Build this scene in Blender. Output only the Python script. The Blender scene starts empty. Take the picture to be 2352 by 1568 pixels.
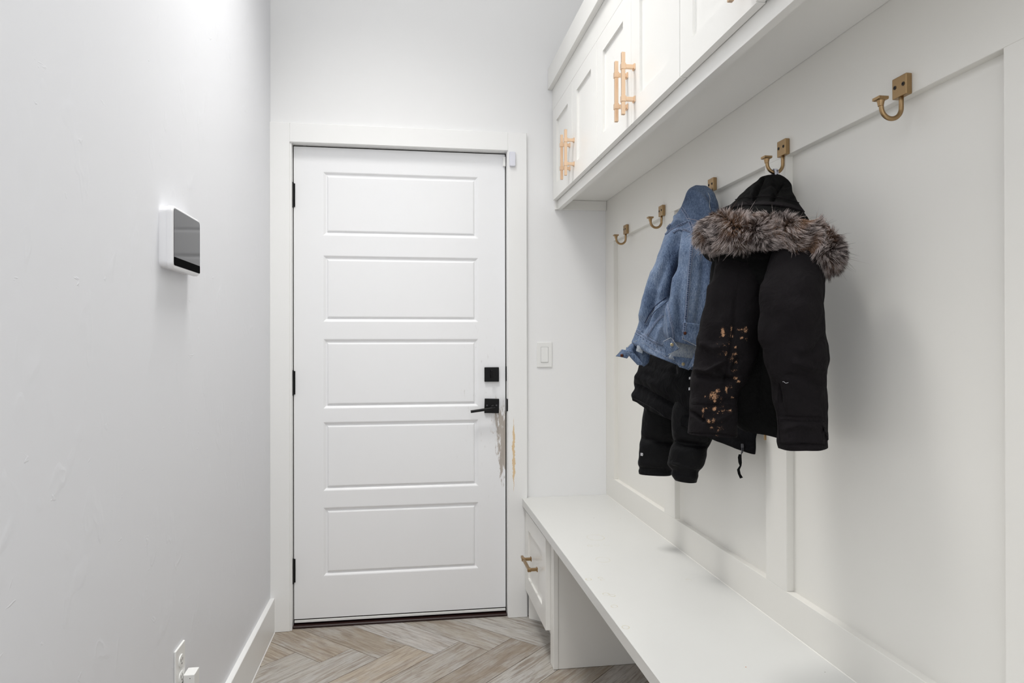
import bpy, bmesh, math, random
import numpy as np
from mathutils import Vector, Matrix, noise as mnoise
from mathutils.bvhtree import BVHTree
random.seed(7); rng = np.random.default_rng(7)
SC = bpy.context.scene
COL = SC.collection
# ------------------------------------------------------------------ camera
CC = np.array([0.4748, -3.0917, 1.2129]); YAW, PIT, ROLL, FPX = 0.15082, 0.00264, -0.00178, 1601.33
W, H = 2352, 1568
_F = np.array([math.sin(YAW)*math.cos(PIT), math.cos(YAW)*math.cos(PIT), math.sin(PIT)])
_R0 = np.array([math.cos(YAW), -math.sin(YAW), 0.0]); _U0 = np.cross(_R0, _F)
_R = math.cos(ROLL)*_R0 + math.sin(ROLL)*_U0; _U = -math.sin(ROLL)*_R0 + math.cos(ROLL)*_U0
cd = bpy.data.cameras.new('camera'); cam = bpy.data.objects.new('camera', cd); COL.objects.link(cam)
cd.sensor_width = 36; cd.lens = 36*FPX/W; cd.clip_start = 0.02
cam.matrix_world = Matrix(((_R[0], _U[0], -_F[0], CC[0]), (_R[1], _U[1], -_F[1], CC[1]), (_R[2], _U[2], -_F[2], CC[2]), (0, 0, 0, 1)))
SC.camera = cam
# ------------------------------------------------------------------ world, lights, exposure
wd = bpy.data.worlds.new('world'); SC.world = wd; wd.use_nodes = True
wd.node_tree.nodes['Background'].inputs[0].default_value = (0.965, 0.98, 1.0, 1)
wd.node_tree.nodes['Background'].inputs[1].default_value = 1.25
def area(name, loc, size, power, rot=(0, 0, 0), col=(1, 1, 1), shape='DISK', spread=None):
    l = bpy.data.lights.new(name, 'AREA'); l.shape = shape; l.size = size; l.energy = power; l.color = col
    if spread: l.spread = math.radians(spread)
    o = bpy.data.objects.new(name, l); COL.objects.link(o); o.location = loc; o.rotation_euler = rot
    return o
area('ceiling_lamp_light', (0.36, -1.05, 3.30), 0.65, 13, col=(1.0, 0.985, 0.955), spread=99)
area('bounce_flash_light', (0.50, -2.75, 2.35), 0.5, 17, rot=(math.pi, 0, 0), col=(0.98, 0.99, 1.0))
area('hall_lamp_light', (0.55, -3.0, 3.30), 0.35, 3, col=(0.98, 0.99, 1.0), spread=130)
SC.view_settings.view_transform = 'Standard'; SC.view_settings.look = 'None'
SC.view_settings.exposure = 0.14; SC.view_settings.gamma = 1.0; SC.view_settings.use_curve_mapping = False

# ------------------------------------------------------------------ projection helpers
def ray(px, py): return _F + _R*((px - W/2)/FPX) - _U*((py - H/2)/FPX)
def on_axis(px, py, ax, val):
    d = ray(px, py); return CC + d*((val - CC[ax])/d[ax])
def on_plane(px, py, P, n):
    d = ray(px, py); return CC + d*(np.dot(P - CC, n)/np.dot(d, n))
def to_px(P):
    d = np.asarray(P) - CC; z = d@_F
    return np.stack([W/2 + FPX*(d@_R)/z, H/2 - FPX*(d@_U)/z], -1)
# ------------------------------------------------------------------ materials
def lin(c): return tuple((v/255/12.92 if v/255 <= .04045 else ((v/255+.055)/1.055)**2.4) for v in c)
class NT:
    def __init__(s, name):
        s.m = bpy.data.materials.new(name); s.m.use_nodes = True; s.t = s.m.node_tree; s.n = s.t.nodes; s.b = s.n['Principled BSDF']
    def new(s, typ, **kw):
        n = s.n.new(typ)
        for k, v in kw.items(): setattr(n, k, v)
        return n
    def put(s, sock, v):
        if v is None: return
        if hasattr(v, 'is_output') or isinstance(v, bpy.types.NodeSocket): s.t.links.new(v, sock)
        else: sock.default_value = v
    def math(s, op, a, b=None, c=None, clamp=False):
        n = s.new('ShaderNodeMath', operation=op, use_clamp=clamp)
        s.put(n.inputs[0], a); s.put(n.inputs[1], b); s.put(n.inputs[2], c); return n.outputs[0]
    def coord(s, scale=(1, 1, 1), rot=(0, 0, 0), loc=(0, 0, 0), kind='Object'):
        t = s.new('ShaderNodeTexCoord'); m = s.new('ShaderNodeMapping')
        m.inputs['Scale'].default_value = scale; m.inputs['Rotation'].default_value = rot; m.inputs['Location'].default_value = loc
        s.t.links.new(t.outputs[kind], m.inputs[0]); return m.outputs[0]
    def noise(s, vec, scale, detail=2, rough=.5, dist=0):
        n = s.new('ShaderNodeTexNoise'); s.put(n.inputs['Vector'], vec); n.inputs['Scale'].default_value = scale
        n.inputs['Detail'].default_value = detail; n.inputs['Roughness'].default_value = rough; n.inputs['Distortion'].default_value = dist
        return n.outputs['Fac']
    def ramp(s, fac, stops):
        r = s.new('ShaderNodeValToRGB'); s.put(r.inputs[0], fac); e = r.color_ramp.elements
        while len(e) < len(stops): e.new(.5)
        for i, (p, c) in enumerate(stops):
            e[i].position = p; e[i].color = (c if len(c) == 4 else (*c, 1))
        return r.outputs[0]
    def mix(s, fac, a, b, mode='MIX'):
        n = s.new('ShaderNodeMix', data_type='RGBA', blend_type=mode)
        s.put(n.inputs[0], fac)
        for sock, v in ((n.inputs[6], a), (n.inputs[7], b)):
            if isinstance(v, tuple): v = (*v[:3], 1)
            s.put(sock, v)
        return n.outputs[2]
    def bump(s, h, strength, dist, prev=None):
        n = s.new('ShaderNodeBump'); n.inputs['Strength'].default_value = strength; n.inputs['Distance'].default_value = dist
        s.put(n.inputs['Height'], h)
        if prev is not None: s.put(n.inputs['Normal'], prev)
        return n.outputs[0]
    def fin(s, col=None, rough=None, metal=None, spec=None, nrm=None, **kw):
        if col is not None: s.put(s.b.inputs['Base Color'], (*col[:3], 1) if isinstance(col, tuple) else col)
        s.put(s.b.inputs['Roughness'], rough); s.put(s.b.inputs['Metallic'], metal)
        s.put(s.b.inputs['Specular IOR Level'], spec); s.put(s.b.inputs['Normal'], nrm)
        for k, v in kw.items(): s.put(s.b.inputs[k.replace('_', ' ')], v)
        return s.m
def paint(name, col, rough=.5, b1=(60, .08, .001), var=.015, spec=.4):
    n = NT(name); c = n.coord()
    big = n.noise(c, 2.3, 3); colr = n.mix(big, tuple(v*(1-var) for v in lin(col)), tuple(min(1, v*(1+var)) for v in lin(col)))
    return n.fin(colr, rough, spec=spec, nrm=n.bump(n.noise(c, b1[0], 3), b1[1], b1[2]))
def metal(name, col, rough=.35, met=1.0):
    n = NT(name); c = n.coord()
    r = n.math('MULTIPLY_ADD', n.noise(c, 400, 2), .12, rough-.06)
    return n.fin(lin(col), r, met, nrm=n.bump(n.noise(c, 900, 1), .03, .0003))
def plain(name, col, rough=.5, spec=.4, bs=200, bst=.03):
    n = NT(name); c = n.coord()
    return n.fin(n.mix(n.noise(c, 30), tuple(v*.97 for v in lin(col)), lin(col)), rough, spec=spec, nrm=n.bump(n.noise(c, bs, 2), bst, .0005))

def wall_mat(name, col, lumps, rough=.45):
    n = NT(name); c = n.coord()
    fine = n.noise(c, 55, 4, .6)
    c2 = n.coord(scale=(1, 1, .55), rot=(.7, 0, 0))
    tr = n.noise(c2, 13, 2, .5, .6)
    ridge = n.ramp(tr, [(.60, (0, 0, 0)), (.66, (1, 1, 1)), (.72, (.15, .15, .15)), (.9, (0, 0, 0))])
    nn = n.bump(fine, .06, .0012); ding = n.ramp(n.noise(n.coord(scale=(1, .8, 1.6), rot=(-.6, 0, 0)), 21, 3, .55, .8), [(.70, (0, 0, 0)), (.735, (1, 1, 1))])
    nn = n.bump(ridge, lumps*.6, .0012, nn); nn = n.bump(ding, lumps*.6, .0013, nn)
    smudge = n.noise(n.coord(scale=(1, 1, .7)), 3.1, 4)
    colr = n.mix(smudge, tuple(v*.985 for v in lin(col)), lin(col))
    return n.fin(colr, rough, spec=.35, nrm=nn)
M = {}
M['wall'] = wall_mat('painted_wall', (231, 232, 236), .55)
M['wall2'] = wall_mat('painted_back_wall', (240, 240, 240), .06)
M['ceil'] = paint('ceiling_paint', (235, 235, 235), .7)
M['trimw'] = paint('white_trim_paint', (240, 240, 239), .32, (25, .05, .002))
M['board'] = paint('board_and_batten_paint', (234, 232, 226), .40, (30, .06, .002))
M['cab'] = paint('cabinet_paint', (239, 238, 234), .30, (25, .04, .002))
M['plastic'] = plain('white_plastic', (238, 238, 236), .35)
M['plasticc'] = plain('cool_white_plastic', (226, 227, 236), .4)
M['pale'] = plain('alarm_case_plastic', (236, 236, 238), .3)
M['black'] = plain('matte_black_metal', (11, 11, 12), .42, .25, 900, .02)
M['dark'] = plain('dark_gap_rubber', (38, 34, 31), .8)
M['thresh'] = plain('brown_threshold', (44, 24, 21), .45)
M['bronze'] = metal('bronze_hook_metal', (164, 137, 101), .38)
M['cham'] = metal('champagne_handle_metal', (232, 202, 172), .38)
M['hole'] = plain('screw_dark', (52, 42, 32), .5)
M['gap'] = plain('pale_gap', (150, 150, 150), .6)
M['grille'] = plain('speaker_grille', (12, 12, 13), .95, .02, 2500, .6)
n = NT('dark_glass'); M['glass'] = n.fin(lin((38, 39, 44)), n.math('MULTIPLY_ADD', n.noise(n.coord(), 9, 3), .03, .05), spec=.55, nrm=n.bump(n.noise(n.coord(), 3), .01, .001))
n = NT('grout'); M['grout'] = n.fin(n.mix(n.noise(n.coord(), 40, 4), lin((122, 108, 90)), lin((96, 84, 72))), .9)

# door paint with the scuffed patch under the lever
def worn_door():
    n = NT('white_door_paint'); c = n.coord()
    base = n.mix(n.noise(c, 2.0, 3), lin((241, 242, 244)), lin((244, 244, 245)))
    sep = n.new('ShaderNodeSeparateXYZ'); n.put(sep.inputs[0], c); X, _, Z = sep.outputs
    cs = n.coord(scale=(1, 1, .22)); str_ = n.noise(cs, 90, 4, .65)
    fx = n.math('SUBTRACT', 1.0, n.math('DIVIDE', n.math('ABSOLUTE', n.math('SUBTRACT', X, .909)), n.math('MULTIPLY_ADD', Z, .13, -.058)))
    fz = n.math('SUBTRACT', 1.0, n.math('DIVIDE', n.math('ABSOLUTE', n.math('SUBTRACT', Z, .77)), .17))
    f = n.math('MINIMUM', fx, n.math('MULTIPLY', fz, 1.6))
    k = n.math('ADD', n.math('MULTIPLY', f, .75), n.math('MULTIPLY', n.math('SUBTRACT', str_, .5), 2.6))
    m = n.ramp(n.math('ADD', k, n.math('MULTIPLY', n.math('SUBTRACT', n.noise(c, 420, 3, .7), .5), .9)), [(.20, (0, 0, 0)), (.30, (1, 1, 1))])
    halo = n.ramp(k, [(-.0, (0, 0, 0)), (.25, (.45, .45, .45))])
    wear = n.mix(n.noise(cs, 60, 3), lin((196, 188, 180)), lin((166, 157, 148)))
    # faint scuffs around the lock side
    sx = n.math('SUBTRACT', 1.0, n.math('DIVIDE', n.math('ABSOLUTE', n.math('SUBTRACT', X, .80)), .12), clamp=True)
    sz = n.math('SUBTRACT', 1.0, n.math('DIVIDE', n.math('ABSOLUTE', n.math('SUBTRACT', Z, .92)), .48), clamp=True)
    sc = n.math('MULTIPLY', n.ramp(n.noise(n.coord(scale=(1, 1, .25)), 70, 5, .7), [(.60, (0, 0, 0)), (.70, (1, 1, 1))]), n.math('MULTIPLY', n.math('MULTIPLY', sx, sz), .8))
    col = n.mix(halo, base, lin((222, 217, 214))); col = n.mix(m, col, wear); col = n.mix(sc, col, lin((178, 172, 165)))
    return n.fin(col, .38, spec=.4, nrm=n.bump(n.noise(n.coord(scale=(1, 1, .12)), 120, 3), .05, .0008))
M['door'] = worn_door()
def scratched_casing():
    n = NT('door_casing_paint'); c = n.coord()
    sep = n.new('ShaderNodeSeparateXYZ'); n.put(sep.inputs[0], c); X, _, Z = sep.outputs
    wob = n.math('MULTIPLY', n.math('SUBTRACT', n.noise(n.coord(scale=(.01, .01, 1)), 22, 3, .7), .5), .012)
    wd_ = n.math('MULTIPLY', n.math('SUBTRACT', 1.0, n.math('DIVIDE', n.math('ABSOLUTE', n.math('SUBTRACT', Z, .72)), .165), clamp=True), .011)
    wd_ = n.math('MULTIPLY', wd_, n.math('MULTIPLY_ADD', n.noise(n.coord(scale=(.6, .01, 1)), 34, 4, .7), 2.6, -.65))
    f = n.math('LESS_THAN', n.math('ABSOLUTE', n.math('ADD', n.math('SUBTRACT', X, .9445), wob)), wd_)
    base = n.mix(n.noise(c, 2.0, 3), lin((241, 241, 240)), lin((243, 243, 242)))
    return n.fin(n.mix(f, base, lin((225, 198, 158))), .35, spec=.4, nrm=n.bump(n.noise(c, 25, 2), .04, .002))
M['casing'] = scratched_casing()
def bench_mat():
    n = NT('bench_top_paint'); c = n.coord()
    sep = n.new('ShaderNodeSeparateXYZ'); n.put(sep.inputs[0], c); X, Y, _ = sep.outputs
    nz = n.noise(c, 60, 3)
    col = n.mix(n.noise(c, 3, 3), lin((214, 214, 211)), lin((220, 220, 217)))
    marks = [(1368, 1234, .030, .55), (1385, 1285, .022, .35), (1352, 1330, .008, .7), (1379, 1327, .0065, .55), (1384, 1331, .006, .6), (1392, 1364, .0085, .75),
             (1407, 1367, .007, .6), (1411, 1392, .008, .7), (1437, 1440, .0085, .6), (1355, 1253, .008, .5), (1371, 1252, .008, .4), (1393, 1251, .009, .3), (1582, 1332, .008, .35)]
    for px, py, r, a in marks:
        P = on_axis(px, py, 2, .527)
        dx = n.math('SUBTRACT', X, float(P[0])); dy = n.math('MULTIPLY', n.math('SUBTRACT', Y, float(P[1])), .85)
        d = n.math('SQRT', n.math('ADD', n.math('MULTIPLY', dx, dx), n.math('MULTIPLY', dy, dy)))
        e = n.math('DIVIDE', n.math('ABSOLUTE', n.math('SUBTRACT', d, r)), .0022 if r > .015 else .0018)
        e = n.math('MULTIPLY', n.math('SUBTRACT', 1.0, e, clamp=True), n.math('MULTIPLY_ADD', nz, 2.2, -.6, clamp=True))
        col = n.mix(n.math('MULTIPLY', e, min(1, a*1.4)), col, lin((184, 172, 122)))
    for px, py, r, cc in [(1713, 1531.5, .0016, (190, 120, 80)), (1364.5, 1189, .0018, (110, 105, 98)), (1425, 1190, .0018, (180, 160, 140)), (1895, 1543, .0012, (120, 115, 110))]:
        P = on_axis(px, py, 2, .527)
        dx = n.math('SUBTRACT', X, float(P[0])); dy = n.math('SUBTRACT', Y, float(P[1]))
        d = n.math('SQRT', n.math('ADD', n.math('MULTIPLY', dx, dx), n.math('MULTIPLY', dy, dy)))
        col = n.mix(n.math('LESS_THAN', d, r), col, lin(cc))
    return n.fin(col, .3, spec=.45, nrm=n.bump(n.noise(c, 14, 3), .05, .003))
M['bench'] = bench_mat()
def plank_mat():
    n = NT('wood_look_tile')
    oi = n.new('ShaderNodeObjectInfo'); t = n.new('ShaderNodeTexCoord')
    add = n.new('ShaderNodeVectorMath', operation='MULTIPLY_ADD')
    n.t.links.new(oi.outputs['Random'], add.inputs[0]); add.inputs[1].default_value = (37, 19, 11); n.t.links.new(t.outputs['Object'], add.inputs[2])
    def mp(s):
        m = n.new('ShaderNodeMapping'); m.inputs['Scale'].default_value = s; n.t.links.new(add.outputs[0], m.inputs[0]); return m.outputs[0]
    grain = n.noise(mp((7, 95, 1)), 1.6, 8, .72, .4); streak = n.noise(mp((2.2, 24, 1)), 1.7, 5, .65, 1.3); patch = n.noise(mp((6, 13, 1)), 1.2, 5, .6, .5)
    tone = n.ramp(oi.outputs['Random'], [(0, lin((176, 164, 148))), (.2, lin((158, 147, 132))), (.4, lin((184, 180, 173))), (.6, lin((150, 138, 123))), (.8, lin((188, 183, 177))), (1, lin((166, 156, 142)))])
    col = n.mix(n.ramp(patch, [(.42, (0, 0, 0)), (.70, (.55, .55, .55))]), tone, lin((188, 188, 188)))
    col = n.mix(n.ramp(streak, [(.47, (0, 0, 0)), (.64, (.6, .6, .6))]), col, lin((124, 107, 91)))
    col = n.mix(n.ramp(n.noise(mp((2.6, 20, 1)), 2.1, 5, .7, 1.8), [(.60, (0, 0, 0)), (.72, (.5, .5, .5))]), col, lin((104, 96, 96)))
    col = n.mix(n.ramp(grain, [(.48, (0, 0, 0)), (.66, (.55, .55, .55))]), col, lin((112, 98, 86)))
    col = n.mix(n.ramp(n.noise(mp((9, 22, 1)), 2.4, 5, .75), [(.68, (0, 0, 0)), (.74, (.6, .6, .6))]), col, lin((84, 76, 72)))
    return n.fin(col, n.math('MULTIPLY_ADD', grain, .25, .38), spec=.35, nrm=n.bump(grain, .12, .0012))
M['plank'] = plank_mat()
def denim_mat(name, shift=1.0, inner=False):
    n = NT(name)
    tw = n.noise(n.coord(scale=(900, 900, 170)), 1.0, 2, .6); tw2 = n.noise(n.coord(scale=(260, 260, 60)), 1.0, 3, .6)
    fade = n.noise(n.coord(scale=(1, 1, .6)), 17, 4, .6, .4)
    k = n.math('ADD', n.math('MULTIPLY', tw, .40), n.math('ADD', n.math('MULTIPLY', tw2, .20), n.math('MULTIPLY', fade, .20)))
    if inner: st = [(.30, lin((112, 124, 140))), (.40, lin((150, 158, 168))), (.52, lin((186, 190, 194)))]
    else: st = [(.27, lin((44, 54, 76))), (.36, lin((80, 96, 122))), (.43, lin((102, 118, 142))), (.54, lin((140, 152, 170)))]
    at = n.new('ShaderNodeAttribute'); at.attribute_name = 'wear'  # random denim fading plus painted shade; negative values darken the colour
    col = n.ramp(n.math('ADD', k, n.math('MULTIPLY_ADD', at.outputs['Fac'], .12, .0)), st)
    return n.fin(col, .85, spec=.15, nrm=n.bump(n.math('ADD', tw, tw2), .35, .0008), Sheen_Weight=.08)
M['denim'] = denim_mat('washed_denim'); M['denim_in'] = denim_mat('denim_inside', inner=True)
M['thread'] = plain('pale_seam_thread', (158, 160, 176), .8)
M['edge'] = plain('frayed_pale_edge', (176, 178, 180), .85)
M['seamdark'] = plain('dark_denim_seam', (40, 50, 78), .9)
def cloth_mat(name, c1, c2, rough=.8, sheen=.0, sc=1200, stain=False, spec=.2):
    n = NT(name); c = n.coord()
    wv = n.noise(c, sc, 2); big = n.noise(c, 11, 4, .6)
    col = n.mix(big, lin(c1), lin(c2))
    nn = n.bump(n.noise(c, 26, 5, .62, .6), .6, .010); nn = n.bump(wv, .25, .0005, nn)
    if stain:
        a = n.new('ShaderNodeAttribute'); a.attribute_name = 'stain'
        k = n.math('ADD', n.math('MULTIPLY', a.outputs['Fac'], .56), n.math('ADD', n.math('MULTIPLY', n.noise(c, 330, 5, .8), 1.3), n.math('MULTIPLY', n.noise(c, 80, 2, .6), .5)))
        m = n.ramp(k, [(1.27/2, (0, 0, 0)), (1.38/2, (1, 1, 1))]); 
        # ramp input is halved so that the range fits 0..1
        k2 = n.math('MULTIPLY', k, .5); m.node.inputs[0].links[0].from_socket; n.t.links.new(k2, m.node.inputs[0])
        gate = n.math('GREATER_THAN', a.outputs['Fac'], .04)
        m = n.math('MULTIPLY', m, gate)
        sc_ = n.mix(n.noise(c, 120, 3), lin((110, 84, 66)), lin((206, 160, 122)))
        col = n.mix(m, col, sc_)
    return n.fin(col, rough, spec=spec, nrm=nn, Sheen_Weight=sheen)
M['parka'] = cloth_mat('black_parka_cotton', (19, 17, 18), (25, 22, 24), .9, spec=.12)
M['parka_stain'] = cloth_mat('black_parka_cotton_stained', (19, 17, 18), (25, 22, 24), .9, spec=.12, stain=True)
M['parka_in'] = cloth_mat('black_hood_lining', (12, 12, 12), (17, 17, 17), .95, spec=.1)
M['puffer'] = cloth_mat('black_puffer_nylon', (8, 8, 10), (12, 12, 14), .6, sc=800, spec=.14)
M['puffhem'] = cloth_mat('black_puffer_shell', (8, 8, 10), (11, 11, 14), .75, spec=.08)
M['tape'] = plain('grey_white_tape', (205, 205, 214), .7); M['ink'] = plain('dark_ink', (28, 28, 32), .8)
M['white'] = plain('white_embroidery', (215, 215, 218), .8)
M['copper'] = metal('copper_button', (78, 48, 38), .5); M['brass'] = metal('brass_button', (176, 164, 134), .45)
M['steel'] = metal('dark_zip_metal', (90, 90, 94), .35)
n = NT('fur_fibre'); a = n.new('ShaderNodeAttribute'); a.attribute_name = 'col'
M['fur'] = n.fin(a.outputs['Color'], .6, spec=.25)

# ------------------------------------------------------------------ object helpers
def root_loc(p):
    v = Vector((0, 0, 0))
    while p is not None: v = v + p.location; p = p.parent
    return v
def link(name, me, mat, parent=None, label=None):
    o = bpy.data.objects.new(name, me); COL.objects.link(o)
    if mat is not None and not me.materials: me.materials.append(mat)
    if parent is not None:
        o.parent = parent
    if label: o['label'] = label
    return o
def from_bm(name, bm, mat, parent=None, label=None, smooth=False):
    off = root_loc(parent)
    if off.length: bmesh.ops.translate(bm, verts=bm.verts, vec=-off)
    me = bpy.data.meshes.new(name); bm.to_mesh(me); bm.free()
    if smooth: me.shade_smooth()
    return link(name, me, mat, parent, label)
def tag(o, label, cat, group=None):
    o['label'] = label; o['category'] = cat
    if group: o['group'] = group
    return o
def struct(o): o['kind'] = 'structure'; return o
def empty(name, loc, label=None, cat=None, group=None):
    o = bpy.data.objects.new(name, None); COL.objects.link(o); o.location = loc; o.empty_display_size = .05
    if label: tag(o, label, cat, group)
    return o
def add_box(bm, x0, x1, y0, y1, z0, z1, bev=0.0, seg=1):
    r = bmesh.ops.create_cube(bm, size=1)
    for v in r['verts']: v.co = Vector(((x0+x1)/2 + v.co.x*(x1-x0), (y0+y1)/2 + v.co.y*(y1-y0), (z0+z1)/2 + v.co.z*(z1-z0)))
    if bev > 0:
        es = list({e for v in r['verts'] for e in v.link_edges})
        bmesh.ops.bevel(bm, geom=es, offset=bev, segments=seg, profile=.5, affect='EDGES')
def box(name, x0, x1, y0, y1, z0, z1, mat, parent=None, bev=.0012, seg=1, label=None):
    bm = bmesh.new(); add_box(bm, x0, x1, y0, y1, z0, z1, bev, seg); return from_bm(name, bm, mat, parent, label)
def add_tube(bm, pts, rad, n=12, cap=True):
    pts = [Vector(p) for p in pts]; rads = rad if isinstance(rad, (list, tuple)) else [rad]*len(pts)
    rings = []; up = None
    for i, p in enumerate(pts):
        t = (pts[min(i+1, len(pts)-1)] - pts[max(i-1, 0)]).normalized()
        if up is None:
            up = t.orthogonal().normalized()
        up = (up - t*up.dot(t)).normalized(); s = t.cross(up)
        rings.append([bm.verts.new(p + (up*math.cos(2*math.pi*k/n) + s*math.sin(2*math.pi*k/n))*rads[i]) for k in range(n)])
    for a, b in zip(rings, rings[1:]):
        for k in range(n): bm.faces.new((a[k], a[(k+1) % n], b[(k+1) % n], b[k]))
    if cap:
        bm.faces.new(rings[0][::-1]); bm.faces.new(rings[-1])
def prism(bm, prof, y0, y1):     # profile in XZ, extruded along Y
    a = [bm.verts.new((x, y0, z)) for x, z in prof]; b = [bm.verts.new((x, y1, z)) for x, z in prof]
    bm.faces.new(a); bm.faces.new(b[::-1])
    for i in range(len(prof)):
        j = (i+1) % len(prof); bm.faces.new((a[j], a[i], b[i], b[j]))
    bmesh.ops.recalc_face_normals(bm, faces=bm.faces)

# ------------------------------------------------------------------ the room
XL, XR, YB, ZC, YN = -.091, 1.391, -.025, 3.35, -3.75
XF = 1.3723           # face of the battens
floor = struct(box('floor', XL-.12, XR+.12, YN, .12, -.06, -.0015, M['grout'], bev=0))
def clip(poly, ax, val, keep_less):
    out = []
    for i in range(len(poly)):
        a, b = poly[i], poly[(i+1) % len(poly)]
        ia = (a[ax] <= val) == keep_less or a[ax] == val; ib = (b[ax] <= val) == keep_less or b[ax] == val
        if ia: out.append(a)
        if ia != ib:
            t = (val-a[ax])/(b[ax]-a[ax]); out.append((a[0]+t*(b[0]-a[0]), a[1]+t*(b[1]-a[1])))
    return out
PW, PL = .1524, .6096
def plank(u0, v0, lu, lv, O, U_, V_):
    g = .0011
    uv = [(u0+g, v0+g), (u0+lu-g, v0+g), (u0+lu-g, v0+lv-g), (u0+g, v0+lv-g)]
    poly = [(O[0]+u*U_[0]+v*V_[0], O[1]+u*U_[1]+v*V_[1]) for u, v in uv]
    for ax, val, kl in ((0, XL+.002, False), (0, XR-.002, True), (1, -.012, True), (1, YN+.01, False)):
        poly = clip(poly, ax, val, kl)
        if len(poly) < 3: return
    area_ = abs(sum(poly[i][0]*poly[(i+1) % len(poly)][1]-poly[(i+1) % len(poly)][0]*poly[i][1] for i in range(len(poly))))/2
    if area_ < 4e-4: return
    cx, cy = O[0]+(u0+lu/2)*U_[0]+(v0+lv/2)*V_[0], O[1]+(u0+lu/2)*U_[1]+(v0+lv/2)*V_[1]
    ang = math.atan2(U_[1], U_[0]) if lu > lv else math.atan2(V_[1], V_[0])
    ca, sa = math.cos(-ang), math.sin(-ang)
    loc = [((x-cx)*ca-(y-cy)*sa, (x-cx)*sa+(y-cy)*ca) for x, y in poly]
    c0 = (sum(p[0] for p in loc)/len(loc), sum(p[1] for p in loc)/len(loc))
    bm = bmesh.new()
    lo = [bm.verts.new((x, y, -.006)) for x, y in loc]; mi = [bm.verts.new((x, y, -.0006)) for x, y in loc]
    tp = []
    for x, y in loc:
        d = math.hypot(x-c0[0], y-c0[1]) or 1
        tp.append(bm.verts.new((x-(x-c0[0])/d*.0009, y-(y-c0[1])/d*.0009, 0)))
    bm.faces.new(tp)
    for A, B in ((lo, mi), (mi, tp)):
        for i in range(len(loc)):
            j = (i+1) % len(loc); bm.faces.new((A[i], A[j], B[j], B[i]))
    bmesh.ops.recalc_face_normals(bm, faces=bm.faces)
    me = bpy.data.meshes.new('plank'); bm.to_mesh(me); bm.free()
    o = link('plank', me, M['plank'], floor); o.location = (cx, cy, random.uniform(-.0002, .0001)); o.rotation_euler = (0, 0, ang)
s2 = 1/math.sqrt(2); U_ = (s2, -s2); V_ = (s2, s2)
ox, oy = .1495, -.355          # a plank-end corner seen on the floor (u=PL, v=0)
O = (ox-PL*U_[0], oy-PL*U_[1])
for i in range(-40, 40):
    for j in range(-12, 12):
        du, dv = i*PW + j*PL, i*PW - j*PL
        qx, qy = O[0]+du*U_[0]+dv*V_[0], O[1]+du*U_[1]+dv*V_[1]
        if -1.2 < qx < 2.6 and -6.4 < qy < 1.2:
            plank(du, dv, PL, PW, O, U_, V_); plank(du+PL, dv+PW-PL, PW, PL, O, U_, V_)

struct(box('wall_left', XL-.12, XL, YN, .12, -.02, ZC, M['wall'], bev=0))
wr = struct(box('wall_right', XR, XR+.12, YN, .12, -.02, ZC, M['board'], bev=0))
struct(box('ceiling', XL-.12, XR+.12, YN, .12, ZC, ZC+.1, M['ceil'], bev=0))
bm = bmesh.new()
for a in ((XL-.12, -.0104, YB, .12, -.02, ZC), (.9205, XR+.12, YB, .12, -.02, ZC), (-.0104, .9205, YB, .12, 2.065, ZC)): add_box(bm, *a)
struct(from_bm('wall_back', bm, M['wall2']))
# battens of the right wall
st_y = [(-.025, -.145), (-.745, -.842), (-1.4465, -1.543), (-2.158, -2.255), (-2.87, -2.967), (-3.58, -3.68)]
for a, b in st_y: box('stile', XF, XR+.002, b, a, .619, 1.660, M['board'], wr, bev=.0008)
for a, b in ((-.025, -3.68),):
    box('rail', XF, XR+.002, b, a, 1.660, 1.90, M['board'], wr, bev=.0008)
    box('rail', XF, XR+.002, b, a, .44, .619, M['board'], wr, bev=.0008)
for z in (1.0235, 1.0137, 1.0045):
    P = on_axis(1766.5, 1020+(1.0235-z)/.0095*7.5, 0, XF)
# left baseboard
bm = bmesh.new(); prism(bm, [(XL-.002, .001), (-.073, .001), (-.073, .141), (-.0745, .143), (XL-.002, .143)], YN+.02, -.043)
struct(from_bm('baseboard_left', bm, M['trimw']))
bm = bmesh.new(); prism(bm, [(-.0735, .0), (-.0705, .0), (-.0735, .004)], YN+.02, -.043)
from_bm('caulk_line', bm, M['plastic'], bpy.data.objects['baseboard_left'])

# ------------------------------------------------------------------ door, jamb and casing
cas = struct(box('trim_1', .9215, 1.006, -.043, YB+.002, .0, 2.147, M['casing'], bev=.002))
box('casing_left', XL-.001, -.0104, -.043, YB+.002, .0, 2.147, M['casing'], cas, bev=.002)
box('casing_head', -.0104, .9215, -.0431, YB+.002, 2.065, 2.147, M['casing'], cas, bev=.002)
jm = struct(box('trim_2', -.0112, -.0035, -.036, .10, .0, 2.064, M['trimw'], bev=.0008))
box('jamb_right', .9185, .926, -.036, .10, .0, 2.064, M['trimw'], jm, bev=.0008)
box('jamb_head', -.011, .926, -.036, .10, 2.0635, 2.07, M['trimw'], jm, bev=.0008)
bm = bmesh.new()
for a in ((-.0045, .0015, .006, .05, .02, 2.0635), (.9125, .9195, .006, .05, .02, 2.0635), (-.0045, .9195, .006, .05, 2.058, 2.0645), (-.0045, .9195, .052, .056, .0, 2.065)): add_box(bm, *a)
from_bm('weatherstrip_backing', bm, M['dark'], jm)  # strips in the gaps, plus an unseen dark sheet added against light leaks
box('threshold', -.0035, .9185, -.020, .06, .0, .0105, M['thresh'], jm, bev=.003, label='dark brown threshold under the door')
box('strike_plate', .9150, .9212, -.0365, .002, .912, .967, M['black'], jm, bev=.001)
box('strike_plate', .9165, .9195, -.010, .004, 1.045, 1.11, M['black'], jm, bev=.001)

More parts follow.
